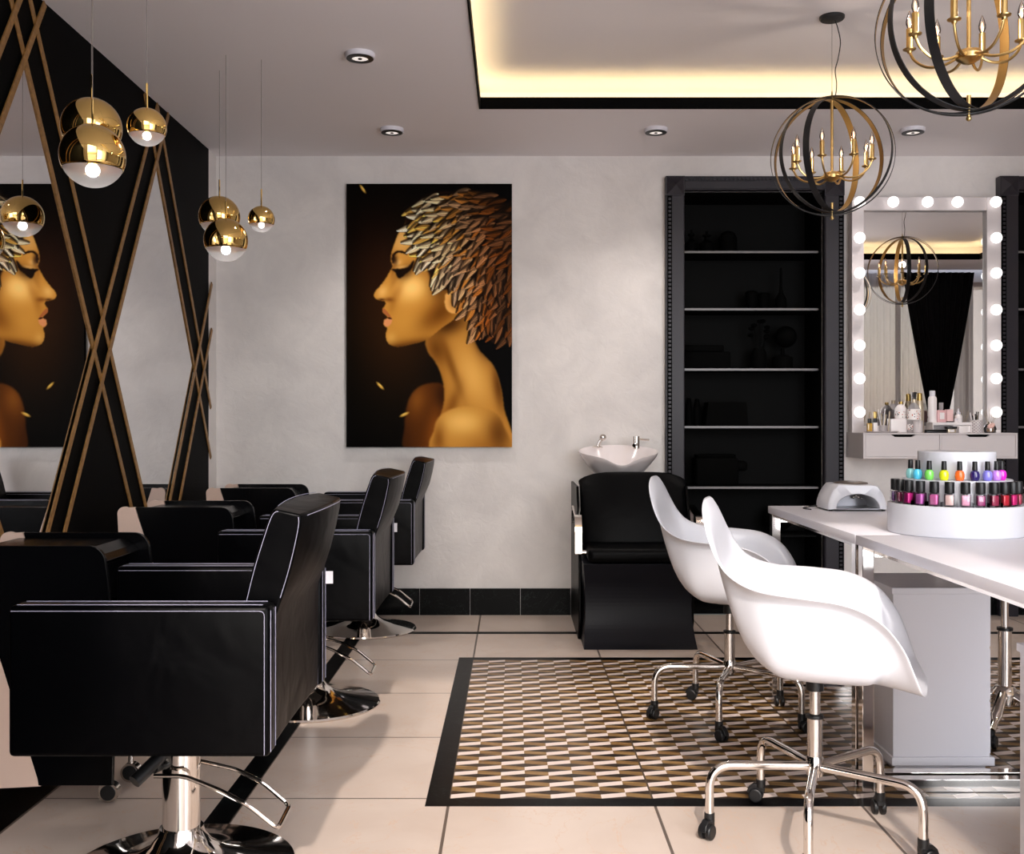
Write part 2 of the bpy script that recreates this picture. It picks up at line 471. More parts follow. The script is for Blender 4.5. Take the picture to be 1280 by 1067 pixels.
    over(poly([(179, 504), (181, 519), (192, 528), (204, 538), (214, 542), (208, 530), (196, 514), (188, 506)], soft=.6), (166, 96, 56))
    over(poly([(186, 546), (184, 558), (188, 570), (200, 572), (212, 560), (214, 544), (204, 541)], soft=.6), (206, 136, 92))
    over(poly([(194, 538), (206, 537), (216, 543), (206, 544)], soft=.5), (50, 22, 10))
    # ------------- feathers
    hair = [(262, 185), (275, 130), (300, 100), (350, 72), (400, 58), (470, 62), (540, 66), (600, 84), (650, 108), (676, 130), (676, 600), (655, 632), (620, 640), (585, 625), (560, 590), (530, 618), (512, 590), (500, 520), (465, 515), (440, 440), (375, 425), (350, 360), (305, 352), (312, 300), (272, 236)]
    hm = poly(hair, soft=1.5)
    over(hm, (34, 17, 8)); 
    feats = []
    def inside(px, py):
        n = len(hair); r = False
        for i in range(n):
            x0, y0 = hair[i]; x1, y1 = hair[(i + 1) % n]
            if (y0 > py) != (y1 > py) and px < (x1 - x0) * (py - y0) / (y1 - y0) + x0: r = not r
        return r
    gy = 62
    while gy < 650:
        gx = 255 + (int(gy) % 2) * 15
        while gx < 690:
            px = gx + rng.uniform(-10, 10); py = gy + rng.uniform(-8, 8)
            if inside(px, py): feats.append((px, py))
            gx += 33
        gy += 19
    feats.sort(key=lambda p: -math.hypot((p[0] - 660) * 1.0, (p[1] - 190) * .8))
    for px, py in feats:
        t = min(1, max(0, (py - 70) / 380)); al = 6 + 46 * t + 18 * t * (px - 300) / 350 + rng.uniform(-24, 24)
        if py < 130: al += (px - 420) * -.06
        a = math.radians(180 - al); dx, dy = cos(a), sin(a)
        L = rng.uniform(62, 100); Wd = rng.uniform(9, 14.5); bend = rng.uniform(-.22, .22)
        bx, by = px - dx * L * .5, py - dy * L * .5
        x0 = int((min(bx, bx + dx * L) - 42 - 20) * S); x1 = int((max(bx, bx + dx * L) - 42 + 20) * S) + 2
        y0 = int((min(by, by + dy * L) - 30 - 20) * H / 1002); y1 = int((max(by, by + dy * L) - 30 + 20) * H / 1002) + 2
        x0, x1, y0, y1 = max(0, x0), min(W, x1), max(0, y0), min(H, y1)
        if x1 <= x0 or y1 <= y0: continue
        lx = X[y0:y1, x0:x1] - bx; ly = Y[y0:y1, x0:x1] - by
        u = (lx * dx + ly * dy) / L; v = -lx * dy + ly * dx + bend * L * u * (1 - u)
        wid = Wd * np.clip(np.sin(np.clip(u, 0, 1) ** .75 * PI), 0, 1) ** .6
        d = wid - np.abs(v); msk = np.clip(d / 1.6 + .5, 0, 1) * ((u > 0) & (u < 1))
        k = min(1, max(0, (px - 265) / 330)); sh = rng.uniform(.8, 1.18)
        top = min(1, max(0, (200 - py) / 140)) * min(1, max(0, (px - 380) / 200))
        warm = np.array((300, 262, 214)) * (1 - k) + np.array((158, 100, 62)) * k
        if rng.rand() < .38: warm = warm * np.array((1.0, .86, .55))
        if px < 480 and py > 300: warm = warm * .9 + np.array((30, 24, 24))
        warm = warm * sh * (1 - .45 * top) * (1 - .35 * max(0, (px - 560) / 120))
        barb = .85 + .15 * np.sin((u * L + np.abs(v) * 1.1) * 1.15)
        edge = np.clip(d / 4.0, 0, 1)
        lightside = .78 + .3 * np.clip(-v / np.maximum(wid, 1), -1, 1)
        sh3 = barb * (.42 + .58 * edge) * lightside
        c = warm[None, None, :] * sh3[..., None]
        glint = np.exp(-((v + wid * .62) / 1.5) ** 2) * .55 * (rng.rand() > .35)
        c = c * (1 - glint[..., None]) + np.minimum(255, warm * 1.3)[None, None, :] * glint[..., None]
        rach = np.exp(-(v / 1.3) ** 2) * .6
        c = c * (1 - rach[..., None]) + np.minimum(255, warm * 1.25)[None, None, :] * rach[..., None]
        # dark gap below each feather
        gap = np.clip((wid + 4 - np.abs(v - 3)) / 3, 0, 1) * ((u > 0) & (u < 1)) * .6
        reg = img[y0:y1, x0:x1]
        reg[:] = reg * (1 - gap[..., None]) + np.array((18, 9, 5)) * gap[..., None]
        reg[:] = reg * (1 - msk[..., None]) + np.clip(c, 0, 255) * msk[..., None]
    for cx, cy, ang in ((104, 50, 55), (170, 797, 45), (262, 906, -25)):
        m = np.clip(1.2 - ((np.abs(((X - cx) * cos(math.radians(ang)) + (Y - cy) * sin(math.radians(ang))) / 22)) ** 2 + (np.abs((-(X - cx) * sin(math.radians(ang)) + (Y - cy) * cos(math.radians(ang))) / 6.5)) ** 2), 0, 1)
        over(m, (196, 148, 66)); over(m * gauss(cx, cy - 3, 14, 3, ang) * .6, (240, 210, 130)) 
    img = 255 * (np.clip(img, 0, 255) / 255) ** 1.14 * 1.16
    img = img * np.array((1.0, 1.05, 1.04))
    return np.clip(img, 0, 255)
# ================================================================== SETTING
H = 1.15                # eye height
ZC = 2.734              # main ceiling
YW = 6.24               # back wall
# floor: cream tiles, black marble bands, mosaic field, all in one plane (faces never overlap)
fl = MB()
X0, X1, Y0, Y1 = -1.80, 5.6, -1.0, 6.24
xs = [X0, -1.44, -.89, -.816, -.266, -.196, 2.904, 2.974, X1]
ys = [Y0, 3.13, 3.196, 5.056, 5.11, 5.676, 5.735, Y1]
for i in range(len(xs) - 1):
    for j in range(len(ys) - 1):
        cx = (xs[i] + xs[i + 1]) / 2; cy = (ys[j] + ys[j + 1]) / 2; k = 0
        if cx < -1.44 or -.89 < cx < -.816 and cy < 5.735 or 5.676 < cy < 5.735 and cx > -.89: k = 1
        if -.266 < cx < 2.974 and 3.13 < cy < 5.11:
            k = 2 if (-.196 < cx < 2.904 and 3.196 < cy < 5.056) else 1
        fl.mat = k
        fl._add([(xs[i], ys[j], 0), (xs[i + 1], ys[j], 0), (xs[i + 1], ys[j + 1], 0), (xs[i], ys[j + 1], 0)], [(0, 1, 2, 3)])
fl.mat = 0
o = fl.build('floor', ['tile', 'marble', 'mosaic'], fixn=False); struct(o)
md = o.modifiers.new('s', 'SOLIDIFY'); md.thickness = .05; md.offset = -1
g = MB(); g.box(-12, 14, -14, -1.0, -.08, -.02); struct(g.build('ground', 'pave'))

# back wall with two openings for the recessed cabinets
NI = [(1.011, 1.838), (2.985, 3.812)]; NT = 2.52
w = MB(); xx = [-1.85] + [q for p in NI for q in p] + [5.7]
for i in range(0, len(xx), 2): w.box(xx[i], xx[i + 1], YW, YW + .36, 0, 3.0)
for a, b in NI: w.box(a, b, YW, YW + .36, NT, 3.0)
struct(w.build('wall_back', 'plaster'))
w = MB(); w.box(-1.95, -1.797, -.5, YW, 0, 3.0); w.box(-1.797, -1.7725, 6.08, YW, 0, ZC); struct(w.build('wall_left', 'plaster'))
w = MB(); w.box(5.6, 5.7, 1.3, YW, 0, 3.0); struct(w.build('wall_right', 'plaster'))

# entrance bay in front of the ceiling, open to the street side
w = MB()
w.box(-1.95, -.92, -.6, -.5, 0, 4.4); w.box(3.2, 3.3, -.6, 1.3, 0, 4.4); w.box(-.92, 3.2, -.6, -.5, 4.25, 4.4); w.box(1.23, 1.40, -.6, -.5, 0, 4.25); w.box(1.40, 3.2, -.6, -.5, 0, .3)
w.box(-1.95, -1.85, -.5, 1.42, 3.0, 4.4)
struct(w.build('wall_front', 'plaster'))
w = MB(); w.box(-1.95, 3.3, -.6, 1.42, 4.4, 4.5); w.box(-1.95, 3.3, 1.42, 1.5, ZC, 4.4); struct(w.build('ceiling_bay', 'ceiling'))
# curtain wall beside the bay (seen in the lit mirror)
w = MB(); w.box(3.2, 5.7, 1.2, 1.3, 2.62, 3.0); w.box(3.2, 5.7, 1.2, 1.3, 0, .25); w.box(3.2, 3.34, 1.2, 1.3, .25, 2.62); w.box(5.5, 5.7, 1.2, 1.3, .25, 2.62)
struct(w.build('wall_window', 'plaster'))
fr = MB()
for x in (3.34, 4.05, 4.77, 5.46): fr.box(x, x + .04, 1.22, 1.27, .25, 2.62)
fr.box(3.34, 5.5, 1.22, 1.27, .25, .29); fr.box(3.34, 5.5, 1.22, 1.27, 2.58, 2.62)
wn = struct(fr.build('window_1', 'whiteb'))
w = MB(); w.box(3.3, 5.8, -1.7, 1.2, 3.0, 3.08); w.box(5.6, 5.7, -1.7, 1.2, 0, 3.0); struct(w.build('wall_sun_block', 'plaster'))  # unseen canopy and side wall added to keep sun off the curtains
p = MB(); p.box(3.38, 5.46, 1.243, 1.247, .29, 2.58); p.build('pane', 'glass', wn)
hd = MB()
rr = random.Random(3)
for k in range(26):
    hd.sphere((3.0 + k * .2 + rr.uniform(-.1, .1), -2.6 + rr.uniform(-.2, .2), rr.uniform(.2, 1.0)), rr.uniform(.35, .6), 10, 7)
MT['hedge'] = mat('hedge green', (84, 118, 50), .8, var=.4)
tag(hd.build('hedge', 'hedge'), 'green hedge outside the window beyond the sheer curtains', 'hedge')

# ceiling with the recessed cove
CX0, CX1, CY0, CY1 = -.175, 4.54, 2.14, 5.285
TX0, TX1, TY0, TY1 = -.39, 4.755, 1.925, 5.50
c = MB()
c.box(-1.797, CX0, 1.42, YW, ZC, ZC + .012); c.box(CX1, 5.6, 1.42, YW, ZC, ZC + .012)
c.box(CX0, CX1, 1.42, CY0, ZC, ZC + .012); c.box(CX0, CX1, CY1, YW, ZC, ZC + .012)
c.box(TX0 - .03, TX0, TY0, TY1, ZC + .012, 2.88); c.box(TX1, TX1 + .03, TY0, TY1, ZC + .012, 2.88)
c.box(TX0, TX1, TY0 - .03, TY0, ZC + .012, 2.88); c.box(TX0, TX1, TY1, TY1 + .03, ZC + .012, 2.88)
struct(c.build('ceiling', 'ceiling'))
c = MB(); c.box(TX0 - .03, TX1 + .03, TY0 - .03, TY1 + .03, 2.88, 2.93); struct(c.build('ceiling_recess', 'ceilup'))
t = MB(); e = .008
t.box(CX0, CX0 + e, CY0, CY1, ZC - .006, 2.786); t.box(CX1 - e, CX1, CY0, CY1, ZC - .006, 2.786)
t.box(CX0 + e, CX1 - e, CY0, CY0 + e, ZC - .006, 2.786); t.box(CX0 + e, CX1 - e, CY1 - e, CY1, ZC - .006, 2.786)
struct(t.build('trim_1', 'blackwall'))
s = MB(); q = .045
s.box(CX0 - q - .012, CX0 - q, CY0 - q, CY1 + q, ZC + .014, ZC + .03); s.box(CX1 + q, CX1 + q + .012, CY0 - q, CY1 + q, ZC + .014, ZC + .03)
s.box(CX0 - q, CX1 + q, CY0 - q - .012, CY0 - q, ZC + .014, ZC + .03); s.box(CX0 - q, CX1 + q, CY1 + q, CY1 + q + .012, ZC + .014, ZC + .03)
tag(s.build('led_strip', 'cove'), 'warm glowing light strip hidden in the ceiling recess behind the black lip', 'light strip')

# baseboards of black marble
b = MB(); x = -1.7595
while x < 5.6:
    x2 = min(x + .3, 5.6)
    if not (1.0 < x + .15 < 1.84) and not (2.99 < x + .15 < 3.8): b.box(x + .0015, x2 - .0015, YW - .014, YW, 0, .158)
    x = x2
struct(b.build('baseboard_back', 'marble'))
b = MB(); b.box(-1.7725, -1.76, 6.08, YW - .014, 0, .158); struct(b.build('baseboard_left', 'marble'))

# ------------------------------------------------ left wall: black panelling, oak strips, mirrors
SL = 1.62
UP = [2.96, 3.12, 4.37, 4.53, 5.77, 5.935]       # '/' strips, y at z=1.4
DN = [3.04, 3.22, 4.444, 4.626, 5.83, 6.01]      # '\' strips
def meet(a, b):      # '/' a with '\' b
    y = (a + b) / 2; return (y, 1.4 + SL * (y - a))
D1 = [meet(3.12, 4.444), meet(4.37, 4.444), meet(4.37, 3.22), meet(3.12, 3.22)]
D2 = [meet(4.53, 5.83), meet(5.77, 5.83), meet(5.77, 4.626), meet(4.53, 4.626)]
def panel_with_holes(name, outer, holes, x0, x1, m):
    cu = bpy.data.curves.new(name, 'CURVE'); cu.dimensions = '2D'; cu.fill_mode = 'BOTH'; cu.extrude = abs(x1 - x0) / 2
    for poly in [outer] + holes:
        sp = cu.splines.new('POLY'); sp.points.add(len(poly) - 1); sp.use_cyclic_u = True
        for i, (a, b) in enumerate(poly): sp.points[i].co = (a, b, 0, 1)
    o = bpy.data.objects.new(name, cu); COL.objects.link(o)
    dg = bpy.context.evaluated_depsgraph_get(); me = bpy.data.meshes.new_from_object(o.evaluated_get(dg))
    bpy.data.objects.remove(o)
    R = Matrix(((0, 0, 1, (x0 + x1) / 2), (1, 0, 0, 0), (0, 1, 0, 0), (0, 0, 0, 1)))
    me.transform(R); me.materials.clear(); me.materials.append(MT[m])
    o = bpy.data.objects.new(name, me); COL.objects.link(o); return o
o = panel_with_holes('wall_panelling', [(-.45, 0), (6.08, 0), (6.08, ZC - .001), (-.45, ZC - .001)], [D1, D2], -1.797, -1.772, 'blackwall'); struct(o)
gr = 'diamond mirrors between the oak strips'
for D, lab in ((D1, 'diamond shaped wall mirror at the far left reflecting the portrait poster'), (D2, 'diamond shaped wall mirror reflecting only the plain plaster wall')):
    m = MB(); m.prism(D, -1.795, -1.771, 'x'); tag(m.build('wall_mirror', 'mirror'), lab, 'mirror', gr)
def strip(y14, sl, lab):
    z1 = 2.722; z0 = .03
    y1 = y14 + (z1 - 1.4) / sl; y0 = y14 + (z0 - 1.4) / sl
    # clip to the end of the panelling at y = 6.12
    pts = [(y0, z0), (y1, z1)]; out = []
    for y, z in pts:
        if y > 6.115: z = 1.4 + (6.115 - y14) * sl; y = 6.115
        if y < -.4: z = 1.4 + (-.4 - y14) * sl; y = -.4
        out.append((y, z))
    (ya, za), (yb, zb) = out; h = .017 / cos(math.atan(1 / SL)) * 1.0
    hz = .0132; n = Vector((yb - ya, zb - za)).normalized(); p = Vector((-n.y, n.x)) * hz
    poly = [(ya + p.x, za + p.y), (ya - p.x, za - p.y), (yb - p.x, zb - p.y), (yb + p.x, zb + p.y)]
    m = MB(); m.prism(poly, -1.7655 if sl > 0 else -1.7708, -1.7600 if sl > 0 else -1.7657, 'x')
    return tag(m.build('oak_strip', 'oak', bevel=.0008), lab, 'wall strip', 'oak strips crossing on the black wall')
names_up = ['oak strip rising to the right across the top left corner, upper of the pair', 'rising oak strip with a free end at the top left, edging the poster mirror',
            'rising oak strip on the poster mirror side, ending behind the small gold ball', 'rising oak strip on the upper left edge of the plain mirror',
            'rising oak strip near the panelling end, lower right of the plain mirror', 'outermost oak strip rising to the right at the far end of the panelling']
names_dn = ['oak strip falling to the right low at the left edge, hidden mostly by the worktop', 'short oak strip falling to the right at the lower left, under the poster mirror',
            'oak strip falling to the right along the right edge of the poster mirror', 'falling oak strip behind the large gold balls, lower left of the plain mirror',
            'oak strip falling to the right along the right edge of the plain mirror', 'oak strip falling to the right nearest the bare end of the wall']
for y, n in zip(UP, names_up): strip(y, SL, n)
for y, n in zip(DN, names_dn): strip(y, -SL, n)

# ------------------------------------------------ poster
im = paint_poster(264, 420) / 255.0
lin = np.where(im <= .04045, im / 12.92, ((im + .055) / 1.055) ** 2.4)
PH, PW = lin.shape[:2]
px0, px1, pz0, pz1 = -.992, -.0095, 1.0, 2.562
xsv = np.linspace(px0, px1, PW); zsv = np.linspace(pz1, pz0, PH)
vx = np.empty((PH * PW, 3), np.float32)
vx[:, 0] = np.tile(xsv, PH); vx[:, 1] = YW - .030; vx[:, 2] = np.repeat(zsv, PW)
idx = np.arange(PH * PW).reshape(PH, PW)
fc = np.stack([idx[:-1, :-1], idx[1:, :-1], idx[1:, 1:], idx[:-1, 1:]], -1).reshape(-1, 4)
me = bpy.data.meshes.new('print_face')
me.vertices.add(len(vx)); me.vertices.foreach_set('co', vx.ravel())
me.loops.add(fc.size); me.loops.foreach_set('vertex_index', fc.ravel().astype(np.int32))
me.polygons.add(len(fc)); me.polygons.foreach_set('loop_start', (np.arange(len(fc)) * 4).astype(np.int32))
me.update(calc_edges=True)
at = me.color_attributes.new('Col', 'FLOAT_COLOR', 'POINT')
ca = np.ones((PH * PW, 4), np.float32); ca[:, :3] = lin.reshape(-1, 3)
at.data.foreach_set('color', ca.ravel())
m, nt, p = newmat('printed canvas')
a = nt.nodes.new('ShaderNodeAttribute'); a.attribute_name = 'Col'
nt.links.new(a.outputs['Color'], p.inputs['Base Color']); p.inputs['Roughness'].default_value = .5; p.inputs['Specular IOR Level'].default_value = .03
me.materials.append(m)
po = thing('portrait_poster', 'tall canvas print of a golden woman in profile with feather hair', 'poster', ((px0 + px1) / 2, YW, pz0))
f = bpy.data.objects.new('print_face', me); COL.objects.link(f); f.parent = po; f.location = (-(px0 + px1) / 2, -YW, -pz0)
k = MB(); k.box(px0 - (px0 + px1) / 2, px1 - (px0 + px1) / 2, -.029, -.001, 0, pz1 - pz0); k.build('canvas_frame', 'obj_black', po)

# ------------------------------------------------ downlights
def downlight(x, y, lab, first=[None]):
    if first[0] is None:
        t = thing('ceiling_downlight', lab, 'ceiling light', (x, y, ZC), 0, 'round recessed ceiling lights')
        m = MB(); m.lathe([(.052, -.022), (.062, -.020), (.064, -.012), (.064, 0)], n=36, caps=False); m.build('rim', 'white', t)
        m = MB(); m.lathe([(.036, -.026), (.058, -.0235), (.058, -.018), (.036, -.018), (.036, -.026)], n=36, caps=False); m.lathe([(.006, -.025), (.009, -.025), (.009, -.02), (.006, -.02)], n=12); m.build('trim_ring', 'blackpl', t)
        m = MB(); m.lathe([(0, -.021), (.030, -.022), (.037, -.020), (.037, -.010), (0, -.010)], n=30); m.build('lens', 'lens', t)
        first[0] = t; return t
    return dup(first[0], (x, y, ZC), 0, lab)
downlight(-.661, 4.504, 'round ceiling light above the salon chairs, the largest and nearest one')
downlight(-.658, 5.66, 'small round ceiling light in front of the portrait poster')
downlight(.770, 5.66, 'small round ceiling light between the poster and the first dark cabinet')
downlight(2.16, 5.66, 'small round ceiling light at the right, above the lit mirror')

# ------------------------------------------------ gold ball pendants
def pendant(name, R, rod, lab, x, y, z):
    t = thing(name, lab, 'pendant light', (x, y, z), 0, 'gold ball pendant lights')
    cut = math.acos(.42)
    m = MB(); pr = [(R * sin(a), -R * cos(a)) for a in np.linspace(cut, PI, 26)]; pr[-1] = (0, R)
    m.lathe(pr, n=56, caps=False); m.build('gold_shade', 'gold', t, solid=.0012)
    m = MB(); pr = [(R * .99 * sin(a), -R * .99 * cos(a)) for a in np.linspace(0, cut, 14)]; pr[0] = (0, -R * .99)
    m.lathe(pr, n=48, caps=False); m.build('lens', 'diffuser', t)
    m = MB(); m.sphere((0, 0, -R * .45), R * .22, 16, 10); m.build('lamp', 'ballglow', t)
    m = MB(); m.cyl((0, 0, R * .97), (0, 0, R + rod), .0035, n=10); m.build('stem', 'gold', t)
    m = MB(); m.cyl((0, 0, R + rod), (0, 0, ZC - z), .0011, n=6); m.build('cord', 'cord', t)
    return t
for nm, dy, A in (('near', 0, (('large gold ball pendant low in front, the lower of the near pair', 0), ('large gold ball pendant partly hidden behind the lowest near ball', 1), ('small gold ball pendant hanging right of the near pair', 2))),
                  ('far', 1.43, (('large gold ball pendant, lower of the far pair by the wall end', 0), ('large gold ball pendant behind and above the far lower ball', 1), ('smallest looking gold ball pendant, hanging alone before the plaster wall', 2)))):
    for lab, k in A:
        x, y, z, R, rod = [(-1.243, 3.09, 1.934, .0930, .075), (-1.327, 3.29, 2.075, .0915, .075), (-1.104, 3.15, 2.036, .0570, .075)][k]
        pendant('ball_pendant', R, rod, lab, x, y + dy, z)

# ------------------------------------------------ orb chandeliers
def make_chandelier(lab, x, y, z=2.285):
    t = thing('orb_chandelier', lab, 'chandelier', (x, y, z), 0, 'orb chandeliers')
    def ring(R, wd, ang, tilt):
        m = MB(); vs = []; fs = []; n = 96; Q = Matrix.Rotation(ang, 3, 'Z') @ Matrix.Rotation(tilt, 3, 'Y')
        for i in range(n):
            a = 2 * PI * i / n
            for rr, yy in ((R, -wd / 2), (R, wd / 2), (R - .0025, wd / 2), (R - .0025, -wd / 2)):
                vs.append(tuple(Q @ Vector((rr * cos(a), yy, rr * sin(a)))))
        m.mat = 0
        for i in range(n):
            j = (i + 1) % n
            for q, mi in ((0, 0), (1, 0), (2, 1), (3, 0)):
                fs = [(i * 4 + q, j * 4 + q, j * 4 + (q + 1) % 4, i * 4 + (q + 1) % 4)]
                m.f.append(list(fs[0])); m.sm.append(True); m.mi.append(mi)
        m.v = vs
        return m.build('ring', ['bandblk', 'bandgold'], t, autos=30)
    ring(.256, .020, -.32, .10); ring(.250, .026, -.575, -.06); ring(.243, .026, .255, .07); ring(.236, .028, .825, -.03)
    m = MB(); m.cyl((0, 0, -.262), (0, 0, -.20), .006, n=12); m.cyl((0, 0, -.085), (0, 0, .245), .0062, n=12)
    m.lathe([(0, .0), (.007, .004), (.009, .02), (.004, .035), (.002, .052), (0, .056)], (0, 0, .225), 14)
    m.sphere((0, 0, -.266), .008, 10, 8); m.build('stem', 'brass', t)
    m = MB(); m.lathe([(0, -.024), (.014, -.021), (.034, -.008), (.038, .004), (.034, .014), (.012, .022), (0, .024)], (0, 0, -.088), 28); m.build('hub', 'brass', t)
    for k in range(8):
        a = 2 * PI * k / 8 + .25; ca, sa = cos(a), sin(a)
        r1 = .165
        m = MB(); pts = [(.03, -.086), (.07, -.100), (.115, -.096), (.15, -.070), (r1, -.040)]
        m.tube([(p.x * ca, p.x * sa, p.y) for p in crom([(q[0], q[1], 0) for q in pts], 5)], .0042, 8)
        ar = m.build('arm', 'brass', t)
        m = MB(); m.lathe([(0, 0), (.006, .0), (.008, .006), (.018, .010), (.019, .013), (.0095, .014), (.0095, .072), (.004, .073), (0, .073)], (r1 * ca, r1 * sa, -.045), 16); m.build('candle_sleeve', 'brass', ar)
        m = MB(); m.lathe([(0, 0), (.006, .001), (.0105, .014), (.0108, .022), (.007, .038), (.0025, .050), (0, .055)], (r1 * ca, r1 * sa, .028), 16); m.build('bulb', 'glass', ar)
        m = MB(); m.lathe([(0, 0), (.0028, .002), (.0042, .012), (.003, .024), (0, .030)], (r1 * ca, r1 * sa, .032), 8); m.build('filament', 'filament', ar)
    top = 2.88 - z
    m = MB(); m.lathe([(0, -.016), (.048, -.014), (.053, -.008), (.053, 0), (0, 0)], (0, 0, top), 32); m.build('canopy', 'bandblk', t)
    m = MB(); m.cyl((0, 0, .27), (0, 0, top - .01), .0009, n=6)
    m.tube(crom([(.012, 0, top - .014), (.025, 0, top - .05), (.036, 0, top - .11), (.026, 0, top - .18), (.014, 0, top - .23), (.02, 0, top - .29), (.014, 0, top - .34), (.003, 0, .24)], 6), .0022, 8); m.build('cable', 'cordb', t)
    return t
ch = make_chandelier('gold and black orb chandelier hanging complete in view before the cabinet', 1.36, 4.47)
dup(ch, (1.305, 3.0, 2.285), -.10, 'largest looking orb chandelier, cut off by the top right corner')
dup(ch, (2.92, 4.47, 2.285), .9, 'orb chandelier seen only as the larger reflection in the lit mirror')
dup(ch, (2.92, 3.0, 2.285), .5, 'orb chandelier seen only as a partial reflection at the mirror\'s left edge')

# ------------------------------------------------ curtains on the window side
def cloth(fx, zt, zb, n, m, amp, folds, y, ph=0):
    rows = []
    for i in range(m + 1):
        z = zt + (zb - zt) * i / m; a, b = fx(i / m); r = []
        for j in range(n + 1):
            s_ = j / n; r.append((a + (b - a) * s_, y + amp * sin(s_ * folds * 2 * PI + ph + .6 * sin(s_ * 9)) * (.75 + .25 * sin(i * .7 + j * .1)), z))
        rows.append(r)
    return rows
for x0, x1, lab in ((3.36, 4.42, 'sheer white curtain left of the black drape, reflected in the lit mirror'), (4.60, 4.80, 'narrow sheer white curtain beside the bright window, reflected in the lit mirror')):
    m = MB(); m.grid(cloth(lambda t: (x0, x1), 2.70, .03, 160, 6, .018, (x1 - x0) * 15, 1.40)); tag(m.build('sheer_curtain', 'sheer', fixn=False), lab, 'curtain', 'sheer curtains')
def dr(t):
    w_ = .37 + (.10 - .37) * min(1, t / .56) ** 1.15 if t < .56 else .10 + .12 * (t - .56) / .44
    return (4.41 - w_, 4.41 + w_)
m = MB(); m.grid(cloth(dr, 2.70, .03, 140, 30, .022, 11, 1.47)); o = m.build('black_drape', 'drape', fixn=False); tag(o, 'black drape gathered to a narrow waist, reflected in the lit mirror', 'curtain')
m = MB(); m.tube([(4.41 + .105 * cos(a), 1.47 + .035 * sin(a), 1.20) for a in np.linspace(0, 2 * PI, 24, endpoint=False)], .012, 8, True); m.build('tieback', 'drape', o)
# ================================================================== SALON CHAIRS
def make_salon_chair(lab, x, y):
    t = thing('salon_chair', lab, 'salon chair', (x, y, 0), 0, 'black salon chairs facing the mirror wall')
    for s in (-1, 1):
        a, b = sorted((s * .352, s * .283))
        m = MB(); m.rbox(-.276, .307, a, b, .402, .740, .012, 3); ar = m.build('armrest', 'leather', t)
        for yy in (a - .0008, b + .0008):                      # stitching on both broad faces
            m = MB(); m.tube(fillet([(-.268, yy, .7285), (.296, yy, .7285), (.296, yy, .408)], .012, 4), .0008, 5); m.build('stitching', 'thread', ar)
        m = MB()
        for yy in (a + .011, b - .011): m.tube([(-.26, yy, .7408), (.29, yy, .7408)], .0008, 5); m.tube([(.3077, yy, .728), (.3077, yy, .412)], .0008, 5)
        m.build('stitching', 'thread', ar)
    m = MB(); m.rbox(-.285, .24, -.280, .280, .415, .520, .022, 3); m.build('seat', 'leather2', t)
    m = MB(); m.box(-.25, .25, -.278, .278, .403, .42); m.build('seat_base', 'leather', t)
    # backrest: swept profile with a crowned rear face
    yN = 15; ys_ = np.linspace(-.274, .274, yN)
    front = [(.185, .50), (.200, .58), (.222, .70), (.246, .80), (.270, .88), (.290, .935), (.300, .950)]
    rear = [(.362, .936), (.360, .91), (.350, .86), (.335, .80), (.318, .745), (.302, .70), (.300, .60), (.300, .50), (.299, .404), (.24, .404)]
    rows = []
    for yy in ys_:
        q = 1 - (yy / .274) ** 2; r = []
        for i, (px_, pz_) in enumerate(front): r.append((px_ - .014 * q, yy, pz_ + (.006 * q if i > 4 else 0)))
        for i, (px_, pz_) in enumerate(rear):
            bul = .022 * q * max(0, min(1, (pz_ - .70) / .08)) if i < 6 else -.004 * q
            r.append((px_ + bul, yy, pz_ + (.006 * q if i < 1 else 0)))
        rows.append(r)
    m = MB(); m.grid(rows, closed_u=True)
    n = len(rows[0]); o0 = 0; m.f.append(list(range(n))[::-1]); m.sm.append(False); m.mi.append(0)
    m.f.append([(yN - 1) * n + i for i in range(n)]); m.sm.append(False); m.mi.append(0)
    bk = m.build('backrest', 'leather', t, bevel=.006, seg=3, autos=32)
    m = MB()
    for i in (0, yN - 1):
        e = -.0012 if i == 0 else .0012
        fr_ = [Vector(p) + Vector((.006, e, 0)) for p in rows[i][2:7]]; fr_[-1] += Vector((.004, 0, -.006))
        m.tube(crom(fr_, 4), .0008, 5)
        rr_ = [Vector(p) + Vector((-.004, e, 0)) for p in rows[i][7:12]]; rr_[0] += Vector((-.002, 0, -.005))
        m.tube(crom(rr_, 4), .0008, 5)
    m.tube([Vector(r[7]) + Vector((.001, 0, -.006)) for r in rows[1:-1]], .0008, 5)
    m.tube([Vector(r[6]) + Vector((.004, 0, .002)) for r in rows[1:-1]], .0008, 5)
    m.build('stitching', 'thread', bk)
    # base
    m = MB(); m.lathe([(.286, 0), (.289, .006), (.284, .012), (.24, .020), (.17, .032), (.11, .050), (.075, .074), (.058, .10), (.054, .115)], n=72); m.build('base', 'chrome', t)
    m = MB(); m.cyl((0, 0, .10), (0, 0, .37), .047, n=40); m.build('column', 'chrome', t)
    m = MB(); m.rbox(-.14, .14, -.12, .12, .358, .403, .006); m.cyl((0, 0, .35), (0, 0, .36), .06); m.build('seat_plate', 'blackpl', t)
    m = MB(); P = [(-.045, -.075, .268), (.03, -.075, .268), (.12, -.075, .232), (.19, -.075, .195), (.262, -.070, .135), (.262, .070, .142), (.19, .075, .20), (.12, .075, .235), (.0, .075, .262)]
    m.tube(fillet(P, .02, 5), .0058, 10); m.build('pump_pedal', 'chrome', t)
    m = MB(); m.cyl((-.085, -.10, .262), (-.03, -.02, .315), .017, n=16); m.cyl((-.05, -.06, .28), (-.02, .07, .27), .011); m.build('pedal_hinge', 'blackpl', t)
    return t
sc1 = make_salon_chair('black leather salon chair in the left foreground, the largest and nearest', -.851, 2.682)
sc2 = dup(sc1, (-.835, 4.27, 0), 0, 'black leather salon chair in the middle of the row, behind the nearest one')
